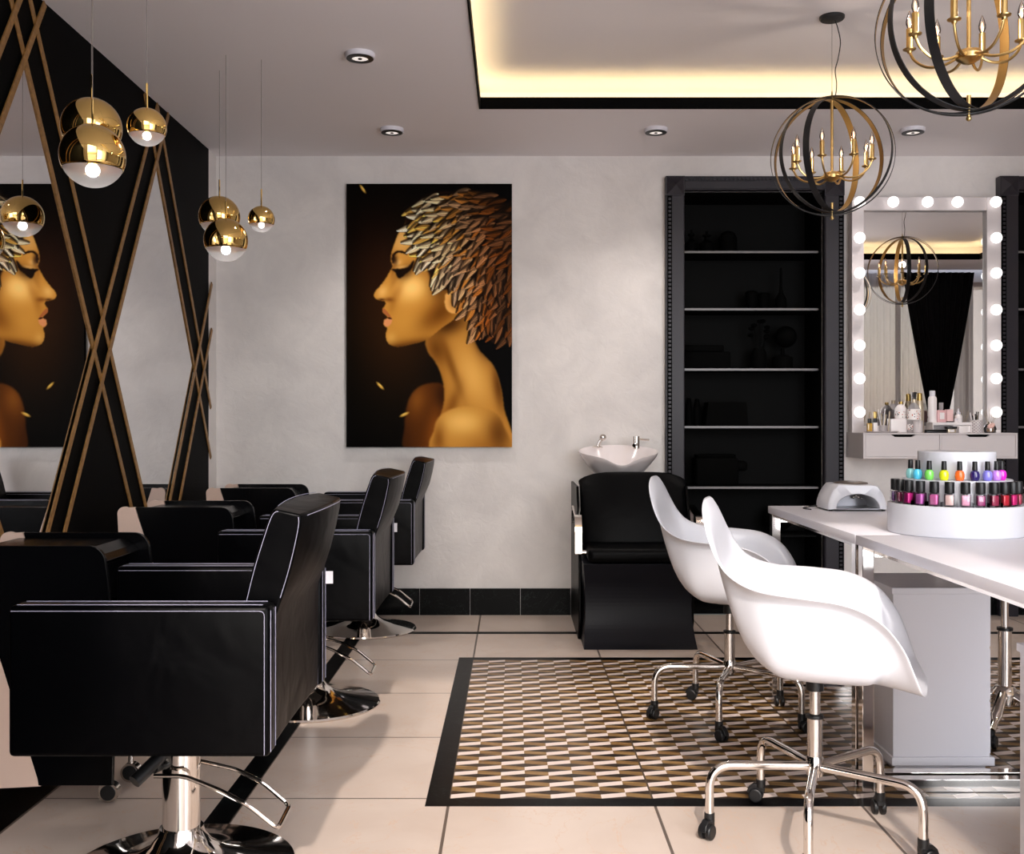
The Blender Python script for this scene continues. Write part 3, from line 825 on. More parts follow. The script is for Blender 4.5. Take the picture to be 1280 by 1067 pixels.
sc3 = dup(sc1, (-.828, 5.80, 0), 0, 'black leather salon chair farthest back, in front of the poster wall')
for c_, lx, lz in ((sc2, .142, .568), (sc3, .205, .600)):
    m = MB(); m.box(lx - .017, lx + .017, -.3545, -.3525, lz - .023, lz + .023); o = m.build('fabric_tag', 'white', c_); o['label'] = 'small white fabric tag'

# ================================================================== STYLING STATIONS
def make_station(lab, y):
    t = thing('styling_station', lab, 'styling station', (-1.45, y, 0), 0, 'black styling stations along the mirror wall')
    def P(pts): return [(a + 1.45, b) for a, b in pts]
    def arc(cx, cz, r, a0, a1, n=6): return [(cx + r * cos(math.radians(a0 + (a1 - a0) * i / n)), cz + r * sin(math.radians(a0 + (a1 - a0) * i / n))) for i in range(n + 1)]
    for k, d in enumerate((0, .362)):
        poly = [(-1.585, .792), (-1.245, .792)] + arc(-1.228, .742, .050, 84, 4, 7) + [(-1.172, .70), (-1.150, .42), (-1.158, .10), (-1.372, .10), (-1.375, .12)]
        m = MB(); m.prism(P(poly), d, d + .016, 'y'); pn = m.build('side_panel', 'gloss', t, bevel=.002)
        bp = arc(-1.632, .765, .029, 180, 60, 8) + [(-1.588, .792)] + [(-1.366, .098), (-1.62, .085), (-1.655, .65)]
        m = MB(); m.prism(P(bp), d + .001, d + .017, 'y'); o = m.build('side_foot', 'beige', pn); o['label'] = 'beige rounded rear leg panel'
    m = MB(); m.prism(P([(-1.60, .775), (-1.26, .775), (-1.225, .755), (-1.21, .735), (-1.26, .715), (-1.60, .715)]), .016, .362, 'y'); m.build('worktop', 'gloss', t, bevel=.003)
    m = MB(); m.box(.02, .20, .016, .362, .60, .715); m.build('drawer_box', 'gloss', t, bevel=.003)
    for k, d in enumerate((.15, .33)):
        m = MB(); m.cyl((.225, d - .012, .030), (.225, d + .018, .030), .030, n=24); m.cyl((.225, d, .03), (.225, d, .105), .009, n=10); cs = m.build('caster', 'brushed', t)
        m = MB(); m.cyl((.225, d - .0135, .030), (.225, d - .012, .030), .023, n=20); m.build('wheel_cap', 'blackpl', cs)
    return t
st = make_station('black styling station at the left edge, behind the nearest salon chair', 3.02)
dup(st, (-1.45, 4.385, 0), 0, 'black styling station beside the middle salon chair')
dup(st, (-1.45, 5.65, 0), 0, 'black styling station farthest back, in the wall corner')

# ================================================================== WHITE ARMCHAIRS
def add_star_base(t, rleg, zh, tr, angs):
    m = MB(); m.lathe([(.012, zh - .035), (.022, zh - .032), (.024, zh - .02), (.024, zh + .016), (.021, zh + .022), (.012, zh + .022)], n=28); m.build('hub', 'chrome', t)
    for a in angs:
        ca, sa = cos(a), sin(a); m = MB()
        pts = fillet([(.015, zh - .006), (rleg, zh - .006), (rleg, .070)] and [Vector((.015, 0, zh - .006)), Vector((rleg, 0, zh - .006)), Vector((rleg, 0, .066))], .085, 9)
        m.tube([(p.x * ca, p.x * sa, p.z) for p in pts], tr, 14); lg = m.build('leg', 'chrome', t)
        # twin wheel caster, trailing
        b = a + .9; cx, cy = rleg * ca, rleg * sa; dx, dy = cos(b), sin(b); nx, ny = -sin(b), cos(b)
        m = MB(); m.cyl((cx, cy, .045), (cx, cy, .070), .0145, n=16)
        wx, wy = cx + dx * .014, cy + dy * .014
        m.T = Matrix.Translation((wx, wy, .022)) @ Matrix.Rotation(b, 4, 'Z')
        # hood
        hood = [(-.026, .010), (-.026, .026), (-.014, .034), (.008, .032), (.022, .020), (.028, .004), (.020, .004), (.010, .010), (-.012, .012)]
        m.prism(hood, -.010, .010, 'y')
        m.T = None
        for s_ in (-1, 1):
            c0 = Vector((wx + nx * s_ * .005, wy + ny * s_ * .005, .0215)); c1 = Vector((wx + nx * s_ * .019, wy + ny * s_ * .019, .0215))
            m.lathe([(.0, 0), (.0215, 0), (.0215, .011), (.018, .014), (0, .014)], tuple(c0), 22, axis=(c1 - c0))
        m.build('caster', 'blackpl', lg, bevel=.0015)
def make_armchair(lab, x, y, rz):
    t = thing('white_armchair', lab, 'swivel chair', (x, y, 0), rz, 'white shell armchairs on casters')
    half = [(-.300, 0, .936), (-.299, .075, .931), (-.293, .135, .902), (-.276, .176, .850), (-.248, .208, .790), (-.205, .236, .742), (-.13, .278, .714), (-.02, .305, .706), (.09, .306, .694), (.170, .292, .655), (.222, .270, .590), (.252, .248, .515), (.268, .222, .472), (.280, .165, .455), (.286, .08, .456), (.288, 0, .460)]
    full = half + [(a, -b, c) for a, b, c in reversed(half[1:-1])]
    rim = crom(full, 5, True); N = len(rim); C = Vector((.015, 0, .474))
    T_ = [0, .18, .36, .52, .64, .74, .83, .90, .955, 1.0]
    F_ = [0, .30, .56, .735, .815, .855, .880, .893, .905, 1.0]
    G_ = [0, -.01, .01, .07, .20, .38, .60, .82, .975, 1.0]
    rows = []
    for t_, f_, g_ in zip(T_, F_, G_):
        r = []
        for p in rim:
            d = p - C; hgt = max(0, d.z); front = max(0, min(1, (p.x - .19) / .08))
            backw = max(0, min(1, (-p.x - .12) / .16))
            ff = f_ * (1 - backw) + backw * (f_ * .60 + .40 * (t_ ** .9) * 1.0) * (1 if t_ else 0)
            ff = ff * (1 - front) + front * (t_ ** .95)
            gg = g_ * (1 - backw) + backw * max(0, (t_ - .30) / .70) ** 1.25
            z = C.z + d.z * gg if d.z > 0 else C.z + d.z * t_ ** 3
            z -= .012 * (1 - t_) * min(1, t_ * 6 + .6)
            r.append((C.x + d.x * ff, d.y * ff, z))
        rows.append(r)
    m = MB(); m.grid(rows, closed_u=True); m.build('seat_shell', 'shell', t, solid=.006, subsurf=1, off=1, autos=180)
    m = MB(); m.rbox(-.04, .05, -.045, .045, .446, .460, .004); m.cyl((0, 0, .41), (0, 0, .44), .024); m.build('seat_plate', 'blackpl', t)
    m = MB(); m.cyl((0, 0, .20), (0, 0, .415), .0145, n=24); m.build('gas_lift', 'brushed', t)
    m = MB(); m.cyl((0, 0, .21), (0, 0, .335), .0205, n=28); m.build('column', 'brushed', t)
    m = MB(); m.lathe([(.016, 0), (.023, 0), (.024, .004), (.023, .009), (.016, .012)], (0, 0, .333), 28); m.build('collar', 'blackpl', t)
    add_star_base(t, .290, .207, .0122, [PI - .02 - rz + k * 2 * PI / 5 for k in range(5)])
    return t
RZ = -.33
ac = make_armchair('white shell armchair on casters nearest the viewer, at the near end of the desks', .832, 2.89, RZ)
dup(ac, (.837, 4.055, 0), RZ, 'white shell armchair on casters farther away, standing on the mosaic before the shampoo chair')

# ================================================================== MANICURE TABLES
def make_table(lab, y0, y1):
    t = thing('manicure_table', lab, 'table', (1.43, y0, 0), 0, 'white manicure tables')
    L = y1 - y0; a, b = 1.078 - 1.43, 1.80 - 1.43; g = .0025
    m = MB(); m.rbox(a, b, g, L - g, .764, .794, .0022, 2); m.build('tabletop', 'white', t)
    for yy in (.012, L - .052):
        m = MB(); w_ = .036
        m.box(a + .005, a + .005 + w_, yy, yy + .04, .0, .764); m.box(b - .005 - w_, b - .005, yy, yy + .04, .0, .764)
        m.box(a + .005 + w_, b - .005 - w_, yy, yy + .04, .0, .040); m.box(a + .005 + w_, b - .005 - w_, yy, yy + .04, .728, .764)
        m.build('leg_frame', 'chrome', t, bevel=.002)
    for q in (a + .06, b - .085):
        m = MB(); m.box(q, q + .025, .052, L - .052, .734, .764); m.build('rail', 'brushed', t)
    return t
make_table('white table farther away, carrying the nail lamp', 3.302, 4.437)
make_table('white table nearer at the right edge of the picture, under the polish stand', 2.166, 3.300)
def make_drawers(lab, x, y):
    t = thing('drawer_pedestal', lab, 'drawer unit', (x, y, 0), 0, 'white drawer pedestals under the tables')
    m = MB(); m.box(0, .318, .006, .334, .050, .585); m.build('body', 'white', t, bevel=.002)
    m = MB(); m.box(-.006, .332, 0, .340, .585, .606); m.build('top', 'white', t, bevel=.002)
    m = MB(); m.box(-.006, .332, 0, .340, .022, .050); m.box(.01, .31, .02, .32, .0, .022); m.build('plinth', 'white', t, bevel=.002)
    for k in range(3):
        m = MB(); m.box(.3182, .322, .010, .330, .060 + k * .176, .228 + k * .176); d = m.build('drawer', 'white', t, bevel=.001)
    return t
d1 = make_drawers('white drawer pedestal in full view under the tables, behind the nearest armchair', 1.246, 3.43)
dup(d1, (1.2465, 2.243, 0), 0, 'white drawer pedestal cut off at the lower right edge')
m = MB(); m.rbox(0, .055, 0, .05, 0, .055, .004); o = m.build('power_adapter', 'blackpl', loc=(1.432, 3.80, .676)); tag(o, 'small black box fixed beneath the white table', 'adapter')
m = MB(); m.box(.01, .045, .01, .04, .055, .087); m.build('bracket', 'blackpl', o)

# stool behind the tables
t = thing('chrome_stool', 'chrome stool with casters behind the tables at the right edge', 'stool', (1.812, 3.86, 0))
m = MB(); m.lathe([(0, .56), (.15, .56), (.17, .57), (.175, .60), (.165, .625), (.12, .635), (0, .637)], n=40); m.build('seat', 'shell', t)
m = MB(); m.cyl((0, 0, .20), (0, 0, .56), .0135, n=20); m.build('gas_lift', 'chrome', t)
m = MB(); m.cyl((0, 0, .13), (0, 0, .385), .0235, n=24); m.build('column', 'chrome', t)
m = MB(); m.lathe([(.02, 0), (.028, 0), (.028, .010), (.02, .012)], (0, 0, .382), 24); m.build('collar', 'blackpl', t)
m = MB(); m.lathe([(.02, .10), (.045, .115), (.05, .15), (.035, .175), (.024, .18)], n=24); m.build('hub', 'chrome', t)
for k in range(5):
    a = -.95 + k * 2 * PI / 5; ca, sa = cos(a), sin(a); m = MB()
    m.tube([(p.x * ca, p.x * sa, p.z) for p in crom([(.03, 0, .15), (.09, 0, .125), (.16, 0, .085), (.22, 0, .062)], 5)], [.02] * 10 + [.014] * 6, 12); lg = m.build('leg', 'chrome', t)
    m = MB(); m.cyl((.215 * ca, .215 * sa, .04), (.215 * ca, .215 * sa, .065), .012)
    for s_ in (-1, 1):
        c0 = Vector((.22 * ca - sa * s_ * .004, .22 * sa + ca * s_ * .004, .024)); c1 = c0 + Vector((-sa * s_ * .015, ca * s_ * .015, 0))
        m.lathe([(0, 0), (.024, 0), (.024, .011), (.02, .015), (0, .015)], tuple(c0), 20, axis=(c1 - c0))
    m.build('caster', 'blackpl', lg)

# ================================================================== POLISH STAND AND BOTTLES
SX, SY = 1.424, 3.365
t = thing('polish_stand', 'round white three tiered display stand for nail polish', 'display stand', (SX, SY, .794))
def tier(nm, r, z0, z1, lip=True):
    m = MB(); m.lathe([(r - .003, z0), (r, z0 + .003), (r, z1 - .002), (r - .002, z1), (0, z1)], n=96); return m.build(nm, 'shell', t, autos=30)
tier('tier', .209, 0, .096); tier('tier', .166, .096, .174); tier('tier', .117, .174, .262)
def polish_mat(name, c): return mat(name, c, .16, coat=.6)
row1 = [(-98, (104, 46, 128), 'deep violet'), (-84.5, (112, 44, 70), 'maroon'), (-70, (214, 42, 140), 'hot pink'), (-56, (214, 110, 200), 'orchid pink'), (-42.3, (238, 120, 188), 'bubblegum pink'), (-28.8, (248, 214, 206), 'pale cream'), (-15.2, (232, 160, 188), 'dusty light pink'), (-2, (146, 38, 100), 'plum'), (10.8, (152, 44, 74), 'wine red'), (22.5, (196, 46, 60), 'brick red'), (34, (220, 36, 120), 'magenta'), (45, (190, 50, 84), 'crimson')]
dg_ = [q[0] for q in row1]; dg_ = [-104.5] + [(p_ + q_) / 2 for p_, q_ in zip(dg_, dg_[1:])] + [51]
for deg in dg_:
    a = math.radians(deg); c, s_ = sin(a), -cos(a); m = MB(); nx, ny = -s_ * .0006, c * .0006
    q = [(.168 * c, .168 * s_), (.203 * c, .203 * s_)]
    m.prism([(q[0][0] - nx, q[0][1] - ny), (q[1][0] - nx, q[1][1] - ny), (q[1][0] + nx, q[1][1] + ny), (q[0][0] + nx, q[0][1] + ny)], .0962, .110, 'z')
    m.build('divider', 'bottleglass', t)
for deg, c, nm in row1:
    a = math.radians(deg); r = .189
    b = thing('polish_bottle', f'square nail polish bottle of {nm} on the lower tier of the white stand', 'nail polish', (SX + r * sin(a), SY - r * cos(a), .8905), a, 'square polish bottles on the lower tier')
    M_ = polish_mat('polish ' + nm, c)
    m = MB(); m.rbox(-.0115, .0115, -.0105, .0105, .004, .036, .004, 3); m.build('polish', M_, b)
    m = MB(); m.rbox(-.0145, .0145, -.0135, .0135, 0, .0395, .003, 2); m.build('glass_bottle', 'bottleglass', b)
    m = MB(); m.lathe([(.0, .0385), (.0085, .0385), (.0085, .041), (.0138, .041), (.0142, .043), (.0142, .073), (.0132, .0755), (0, .0755)], n=28); m.build('cap', 'blackpl', b)
row2 = [(-97, (150, 220, 222), 'pale aqua'), (-76, (84, 200, 234), 'sky blue'), (-56.6, (120, 210, 90), 'leaf green'), (-37.4, (220, 228, 30), 'lime yellow'), (-19.2, (244, 108, 40), 'orange'), (-1.4, (40, 28, 96), 'dark navy'), (15.5, (130, 124, 214), 'lavender blue'), (31, (190, 130, 220), 'lilac'), (43.5, (212, 30, 190), 'bright magenta')]
for deg, c, nm in row2:
    a = math.radians(deg); r = .142
    b = thing('polish_bottle', f'round nail polish bottle of {nm} on the middle tier of the white stand', 'nail polish', (SX + r * sin(a), SY - r * cos(a), .9685), a, 'round polish bottles on the middle tier')
    m = MB(); m.lathe([(0, 0), (.0105, 0), (.0125, .003), (.0142, .012), (.0142, .020), (.0118, .028), (.007, .0315), (0, .0315)], n=28); m.build('bottle', polish_mat('enamel ' + nm, c), b)
    m = MB(); m.lathe([(0, .0315), (.0078, .0315), (.0082, .034), (.0072, .058), (.0064, .0595), (0, .0595)], n=20); m.build('cap', 'blackpl', b)

# ================================================================== NAIL LAMP
t = thing('nail_lamp', 'white arched nail curing lamp on the far table', 'nail lamp', (1.372, 4.17, .794))
def arch(w_, h_, n, pw=.62, z0=.006): return [(-w_ * (1 if k == 0 else 1) * (abs(cos(PI * k / n)) ** pw) * (1 if cos(PI * k / n) > 0 else -1), z0 + h_ * sin(PI * k / n) ** .8) for k in range(n + 1)]
outer = crom([(-.119, .006, 0), (-.116, .035, 0), (-.103, .072, 0), (-.085, .098, 0), (-.070, .106, 0), (0, .104, 0), (.070, .103, 0), (.088, .092, 0), (.104, .066, 0), (.116, .034, 0), (.119, .006, 0)], 5)
inner = [(-.086 * cos(PI * k / 50) * 1.0, .008 + .060 * sin(PI * k / 50) ** .85) for k in range(51)]
no = len(outer); outer = [(p.x, p.y) for p in outer]; assert no == 51, no
m = MB()
rows = [[(a, yy, b) for a, b in pr] for yy, pr in ((.0, inner), (-.002, [(a * 1.03, b * 1.02) for a, b in inner]), (.002, [(a * .96, b * .97) for a, b in outer]), (.012, outer), (.16, outer), (.19, [(a * .93, b * .92) for a, b in outer]))]
rows = [[(a, .15, b) for a, b in inner]] + rows
m.grid(rows); m.build('housing', 'shell', t, autos=60)
m = MB(); m.prism([(a * .999, b) for a, b in inner], .148, .152, 'y'); m.box(-.086, .086, 0, .15, .006, .010); m.build('inner_chamber', 'silver', t)
m = MB(); m.prism([(a * .93, b * .92) for a, b in outer], .188, .192, 'y'); m.build('rear_cover', 'shell', t)
m = MB()
for k, (lx, lz) in enumerate(((-.056, .045), (-.035, .045), (-.045, .051), (.026, .046), (.047, .047), (.060, .042), (.038, .053))): m.sphere((lx, .135, lz), .0065, 12, 8)
m.build('led_lamps', 'chrome', t)
m = MB(); m.lathe([(0, -.012), (.045, -.008), (.069, .001), (.066, .006), (.04, .011), (0, .0125)], (0, .09, .104), 40, 1, .95); o = m.build('top_cover', mat('taupe plastic', (92, 82, 76), .3), t)
m = MB()
for k in range(7): m.box(-.021 + k * .0062, -.017 + k * .0062, .06, .066, .1155, .1162)
m.build('printed_marks', 'white', o)
m = MB()
for fx in (-.105, .105):
    for fy in (.012, .15): m.cyl((fx, fy, 0), (fx, fy, .008), .008, n=12)
m.box(-.116, .116, .006, .18, .003, .007); m.build('base', 'blackpl', t)
m = MB(); m.tube(crom([(-.115, .15, .01), (-.15, .17, .004), (-.19, .10, .004), (-.175, .04, .004)], 6), .0025, 6); m.build('power_cable', 'cordb', t)
# ================================================================== SHAMPOO UNIT
t = thing('shampoo_chair', 'black shampoo chair with a white wash basin against the back wall', 'shampoo chair', (.64, 5.28, 0))
def sideprof(): return [(p.x, p.y) for p in crom([(.0, .0, 0), (.035, .03, 0), (.085, .11, 0), (.105, .20, 0), (.095, .30, 0), (.065, .385, 0), (.05, .425, 0)], 5)]
pr = sideprof() + [(.30, .43), (.76, .43), (.80, 0)]
m = MB(); m.prism([(a, b) for a, b in pr], -.285, .290, 'x', smooth=False)
# the base flares towards the floor and the front
for i, v in enumerate(m.v):
    f_ = 1 - .05 * sin(PI * min(1, v[2] / .43)) if v[1] < .2 else 1
    m.v[i] = (v[0] * f_, v[1], v[2])
m.build('base', 'navyvinyl', t, bevel=.006, seg=2)
m = MB(); m.prism([(.20, .10), (.20, .42), (.32, .66), (.40, .80), (.90, .80), (.90, .0), (.26, 0)], -.300, -.286, 'x'); m.prism([(.20, .10), (.20, .42), (.32, .66), (.40, .80), (.90, .80), (.90, .0), (.26, 0)], .291, .305, 'x'); m.build('side_panel', 'leather', t, bevel=.003)
m = MB(); m.rbox(-.262, .285, .035, .52, .430, .505, .030, 5); m.build('seat', 'leather2', t)
rows = []
for i in range(13):
    s_ = i / 12; z = .49 + .375 * s_; yb = .30 + .16 * s_; r = []
    w0 = .280 + .002 * s_
    zz = lambda q: z - (.022 * q ** 4 if s_ > .9 else 0) - (.030 * abs(q) ** 5 * s_ ** 6)
    for j in range(17):
        q = -1 + 2 * j / 16; r.append((.012 + w0 * q, yb + .05 * abs(q) ** 3 - .02 * sin(PI * s_), zz(q) ))
    rows.append(r)
m = MB(); m.grid(rows); m.build('backrest', 'leather2', t, solid=.075, off=0, bevel=.018, seg=4, autos=180, fixn=True)
for s_ in (-1, 1):
    x = -.285 if s_ < 0 else .303
    m = MB(); q = [(x + s_ * .020, .12, .47), (x + s_ * .020, .12, .60), (x + s_ * .020, .15, .655), (x + s_ * .020, .43, .70), (x + s_ * .020, .43, .60)]
    for dx in (0,):
        pts = fillet(q, .05, 5)
        rows = []
        for i, p in enumerate(pts):
            tg = (pts[min(i + 1, len(pts) - 1)] - pts[max(i - 1, 0)]).normalized(); n_ = Vector((0, -tg.z, tg.y))
            rows.append([tuple(p + Vector((a, 0, 0)) + n_ * b) for a, b in ((-.018, -.005), (.018, -.005), (.018, .005), (-.018, .005))])
        m.grid(rows, closed_u=True, smooth=False)
    m.build('armrest', 'chrome', t)
    m = MB(); m.cyl((x - s_ * .02, .13, .475), (x + s_ * .035, .13, .475), .012, n=14); m.build('armrest_bolt', 'chrome', t)
# basin
rows = []
bx, by = -.042, .70
for t_ in np.linspace(0, 1, 17):
    r = []
    for k in range(48):
        a = 2 * PI * k / 48; c_, s_ = cos(a), sin(a)
        front = max(0, -s_) ** 6
        rim_z = 1.012 - .030 * (1 - s_) - .045 * math.exp(-((c_) / .34) ** 2) * max(0, min(1, -s_ * 2))
        if t_ < .5:                                           # outside, bottom to rim
            u = t_ / .5; w_ = .45 + .55 * u ** .75; z = .835 + (rim_z - .835) * u
        elif t_ < .6: w_ = .965; z = rim_z + .002
        else:
            u = (t_ - .6) / .4; w_ = .93 * (1 - u) ** .55 + .02; z = rim_z - (rim_z - .865) * min(1, u * 1.6)
        r.append((bx + .236 * w_ * c_, by + .225 * w_ * s_, z))
    rows.append(r)
m = MB(); m.grid(rows, closed_u=True); bs_ = m.build('basin', 'ceramic', t, subsurf=1, autos=180)
m = MB(); m.cyl((bx, by + .02, .60), (bx, by + .02, .86), .07, n=24); m.build('basin_support', 'ceramic', t)
m = MB(); m.lathe([(.030, .0), (.032, .004), (.022, .010), (.014, .012)], (bx - .112, by + .08, 1.0), 20); m.tube([(bx - .112, by + .08, 1.008), (bx - .10, by + .075, 1.035), (bx - .085, by + .07, 1.052)], .010, 12); m.sphere((bx - .082, by + .065, 1.060), .020, 18, 12); m.build('hand_shower', 'chrome', bs_)
m = MB(); m.cyl((bx + .112, by + .08, .995), (bx + .112, by + .08, 1.066), .019, n=24); m.cyl((bx + .112, by + .08, 1.050), (bx + .185, by + .06, 1.045), .006, n=12); m.cyl((bx + .112, by + .08, 1.02), (bx + .09, by + .0, 1.015), .010, n=12); m.build('tap', 'chrome', bs_)

# ================================================================== DARK CABINETS
def make_cabinet(lab, x0):
    t = thing('wall_cabinet', lab, 'cabinet', (x0, YW, 0), 0, 'dark wall cabinets')
    W_, HT = 1.055, 2.602; i0, i1 = .111, .938; y0 = -.055
    pw = i0
    for a, b in ((0, i0), (i1, W_)):
        m = MB(); m.box(a, b, y0, -.001, 0, HT - .115); m.box(a + .030 if a == 0 else a + .004, b - .004 if a == 0 else b - .030, y0 - .008, y0, 0, HT - .115)
        m.build('side_frame', 'case', t, bevel=.003)
    m = MB(); m.box(i0, i1, y0, -.001, NT, HT); m.box(i0, i1, y0 - .008, y0, NT + .006, HT - .030); m.build('top_frame', 'case', t, bevel=.003)
    for a in (0, i1):
        b = a + i0 if a == 0 else W_
        m = MB(); z0, z1 = HT - .115, HT; m.box(a, b, y0 - .006, -.001, z0, z1)
        cx, cz = (a + b) / 2, (z0 + z1) / 2; e = .006
        m._add([(a + e, y0 - .006, z0 + e), (b - e, y0 - .006, z0 + e), (b - e, y0 - .006, z1 - e), (a + e, y0 - .006, z1 - e), (cx, y0 - .030, cz)], [(0, 1, 4), (1, 2, 4), (2, 3, 4), (3, 0, 4)])
        m.build('corner_block', 'case', t)
    for a in (.022, W_ - .022):
        m = MB(); m.box(a - .013, a + .013, y0 - .0088, y0, .01, HT - .12); m.build('bead_channel', 'obj_black', t)
        m = MB(); z = .01
        while z < HT - .12: m.box(a - .008, a + .008, y0 - .010, y0, z, z + .014); z += .024
        m.build('bead_strip', 'case', t)
    m = MB(); x = i0
    while x < i1 - .015: m.box(x, x + .014, y0 - .010, y0, HT - .024, HT - .010); x += .024
    m.build('bead_strip', 'case', t)
    m = MB(); m.box(i0, i1, .345, .355, .0, NT); m.box(i0, i0 + .006, 0, .345, 0, NT); m.box(i1 - .006, i1, 0, .345, 0, NT); m.box(i0, i1, 0, .345, NT - .006, NT); m.box(i0 + .006, i1 - .006, .03, .345, 0, .03); m.build('interior', 'inside', t)
    for z in SHZ:
        m = MB(); m.box(i0 + .007, i1 - .007, .055, .343, z - .006, z + .006); s_ = m.build('shelf', 'inside', t)
        m = MB(); m.box(i0 + .007, i1 - .007, .049, .055, z - .0065, z + .0065); o = m.build('shelf_edge', 'shelfglass', s_); o['label'] = 'pale front edge of the shelf'
    return t
SHZ = [2.170, 1.826, 1.464, 1.118, .754]
c1 = make_cabinet('tall dark framed wall cabinet left of the lit mirror', .900)
dup(c1, (2.874, YW, 0), 0, 'tall dark framed wall cabinet cut off by the right edge')
# things on the shelves, black against black
def sil(name, m, x, z, lab, cat, group=None, y=6.42):
    o = m.build(name, 'obj_black', loc=(x, y, z)); tag(o, lab, cat, group); return o
def bott(prof): m = MB(); m.lathe(prof, n=24); return m
pump = [(0, 0), (.035, 0), (.038, .01), (.038, .07), (.014, .09), (.012, .11), (.02, .115), (.02, .125), (.006, .128), (.006, .15), (0, .15)]
bt = 'black bottles on the top shelf'
z = SHZ[0] + .0065
sil('black_bottle', bott(pump), 1.09, z, 'black pump bottle, leftmost on the top cabinet shelf', 'bottle', bt)
sil('black_bottle', bott([(a * 1.25, b * .95) for a, b in pump]), 1.185, z, 'wider black pump bottle, second from left on the top cabinet shelf', 'bottle', bt)
sil('black_jar', bott([(0, 0), (.052, 0), (.055, .01), (.055, .10), (.045, .115), (.045, .125), (.02, .14), (0, .142)]), 1.315, z, 'broad black lidded jar on the top cabinet shelf', 'jar')
z = SHZ[1] + .0065
sil('black_cup', bott([(0, 0), (.024, 0), (.036, .06), (.038, .11), (.028, .118), (.01, .10), (0, .10)]), 1.46, z, 'black cup, left one of the two on the second cabinet shelf', 'cup', 'black cups')
sil('black_cup', bott([(0, 0), (.024, 0), (.036, .06), (.038, .10), (.028, .108), (.01, .09), (0, .09)]), 1.535, z, 'black cup, right one of the two on the second cabinet shelf', 'cup', 'black cups')
sil('black_vase', bott([(0, 0), (.03, 0), (.036, .03), (.034, .07), (.012, .11), (.008, .15), (.006, .26), (0, .26)]), 1.64, z, 'slender black bottle vase with a long neck on the second cabinet shelf', 'vase')
z = SHZ[2] + .0065
m = MB(); m.rbox(-.14, .14, -.08, .08, 0, .105, .01); m.rbox(-.14, .10, -.08, .08, .105, .145, .008); sil('black_box', m, 1.175, z, 'low black lidded box on the middle cabinet shelf', 'box')
m = bott([(0, 0), (.045, 0), (.05, .04), (.046, .10), (.032, .13), (.03, .13), (0, .05)])
r_ = random.Random(5)
for k in range(9):
    a = r_.uniform(0, 6.28); e_ = Vector((cos(a) * .05, sin(a) * .04, .18 + .12 * r_.random())); m.tube([(0, 0, .10), e_ * .6, e_], .002, 5); m.sphere(tuple(e_), .02, 10, 6, sz=.6)
sil('black_vase', m, 1.505, z, 'round black vase with a leafy sprig on the middle cabinet shelf', 'vase')
m = bott([(0, 0), (.06, 0), (.062, .02), (.06, .075), (.03, .088), (.012, .09), (.010, .13), (0, .13)]); m.sphere((.02, 0, .20), .066, 20, 12)
sil('black_ornament', m, 1.65, z, 'black ball ornament on a low round foot on the middle cabinet shelf', 'ornament')
z = SHZ[3] + .0065
for k, (xx_, hh) in enumerate(((1.075, .17), (1.125, .165))): sil('black_tube', bott([(0, 0), (.02, 0), (.022, .10), (.012, hh), (0, hh)]), xx_, z, ('left' if k == 0 else 'right') + ' one of two slim black tubes on the fourth cabinet shelf', 'bottle', 'slim black tubes')
m = MB(); m.prism([(-.13, 0), (.13, 0), (.118, .145), (-.112, .145)], -.07, .07, 'y'); sil('black_bin', m, 1.295, z, 'tapered black storage bin on the fourth cabinet shelf', 'box')
z = SHZ[4] + .0065
m = MB(); m.rbox(-.13, .13, -.08, .08, 0, .17, .015); m.rbox(.10, .19, -.06, .06, .09, .15, .02); m.rbox(-.12, .12, -.05, .05, .17, .19, .008); sil('black_bag', m, 1.235, z, 'black bag with a side pocket on the lowest visible cabinet shelf', 'bag')
m = MB(); m.sphere((0, 0, .075), .09, 20, 12, sz=.83); m.lathe([(.03, .14), (.035, .16), (0, .165)], n=16); sil('black_basket', m, 1.62, .0305 + .45, 'rounded black pot low in the cabinet, just above the table edge', 'pot')
m = MB(); m.box(1.03, 1.82, 6.30, 6.56, .4585, .4685); m.box(1.03, 1.82, 6.292, 6.30, .458, .469); o = m.build('low_shelf', 'inside'); tag(o, 'lowest dark shelf board in the cabinet, behind the white chairs', 'shelf')

# ================================================================== LIT MIRROR
YM = 6.135
t = thing('vanity_mirror', 'tall white framed mirror edged with round lit globes', 'mirror', (2.42, YM, 1.087))
x0, x1, z0, z1 = 1.984 - 2.42, 2.859 - 2.42, 0, 1.380
a0, a1, b0, b1 = 2.054 - 2.42, 2.775 - 2.42, .04, 1.302
m = MB(); m.box(x0, a0, 0, .055, z0, z1); m.box(a1, x1, 0, .055, z0, z1); m.box(a0, a1, 0, .055, z0, b0); m.box(a0, a1, 0, .055, b1, z1); m.build('frame', 'whiteb', t, bevel=.002)
m = MB(); m.box(a0 + .0002, a1 - .0002, .030, .034, b0 + .0002, b1 - .0002); m.build('mirror_glass', 'mirror', t)
m = MB(); m.box(x0 + .02, x1 - .02, .055, YW - YM - .001, .02, z1 - .02); m.build('backing', 'whiteb', t)
def px(u, v, d): return ((u - 642) * d / 1308, H - (v - 527) * d / 1308)
first = None
for u, v in [(1075, 252), (1117, 252), (1160, 252), (1197.5, 252), (1245.5, 252)] + [(1075, q) for q in (297, 341, 387, 431.5, 473, 515)] + [(1246, q) for q in (297, 341, 387, 431.5, 473, 515)]:
    X_, Z_ = px(u, v, 6.10)
    m = MB(); m.sphere((0, -.030, 0), .0325, 24, 14); o = m.build('globe_bulb', 'bulbw', t, loc=(X_ - 2.42, 0, Z_ - 1.087))
    m = MB(); m.cyl((0, .0, 0), (0, -.010, 0), .016, n=16); m.build('socket', 'white', o)

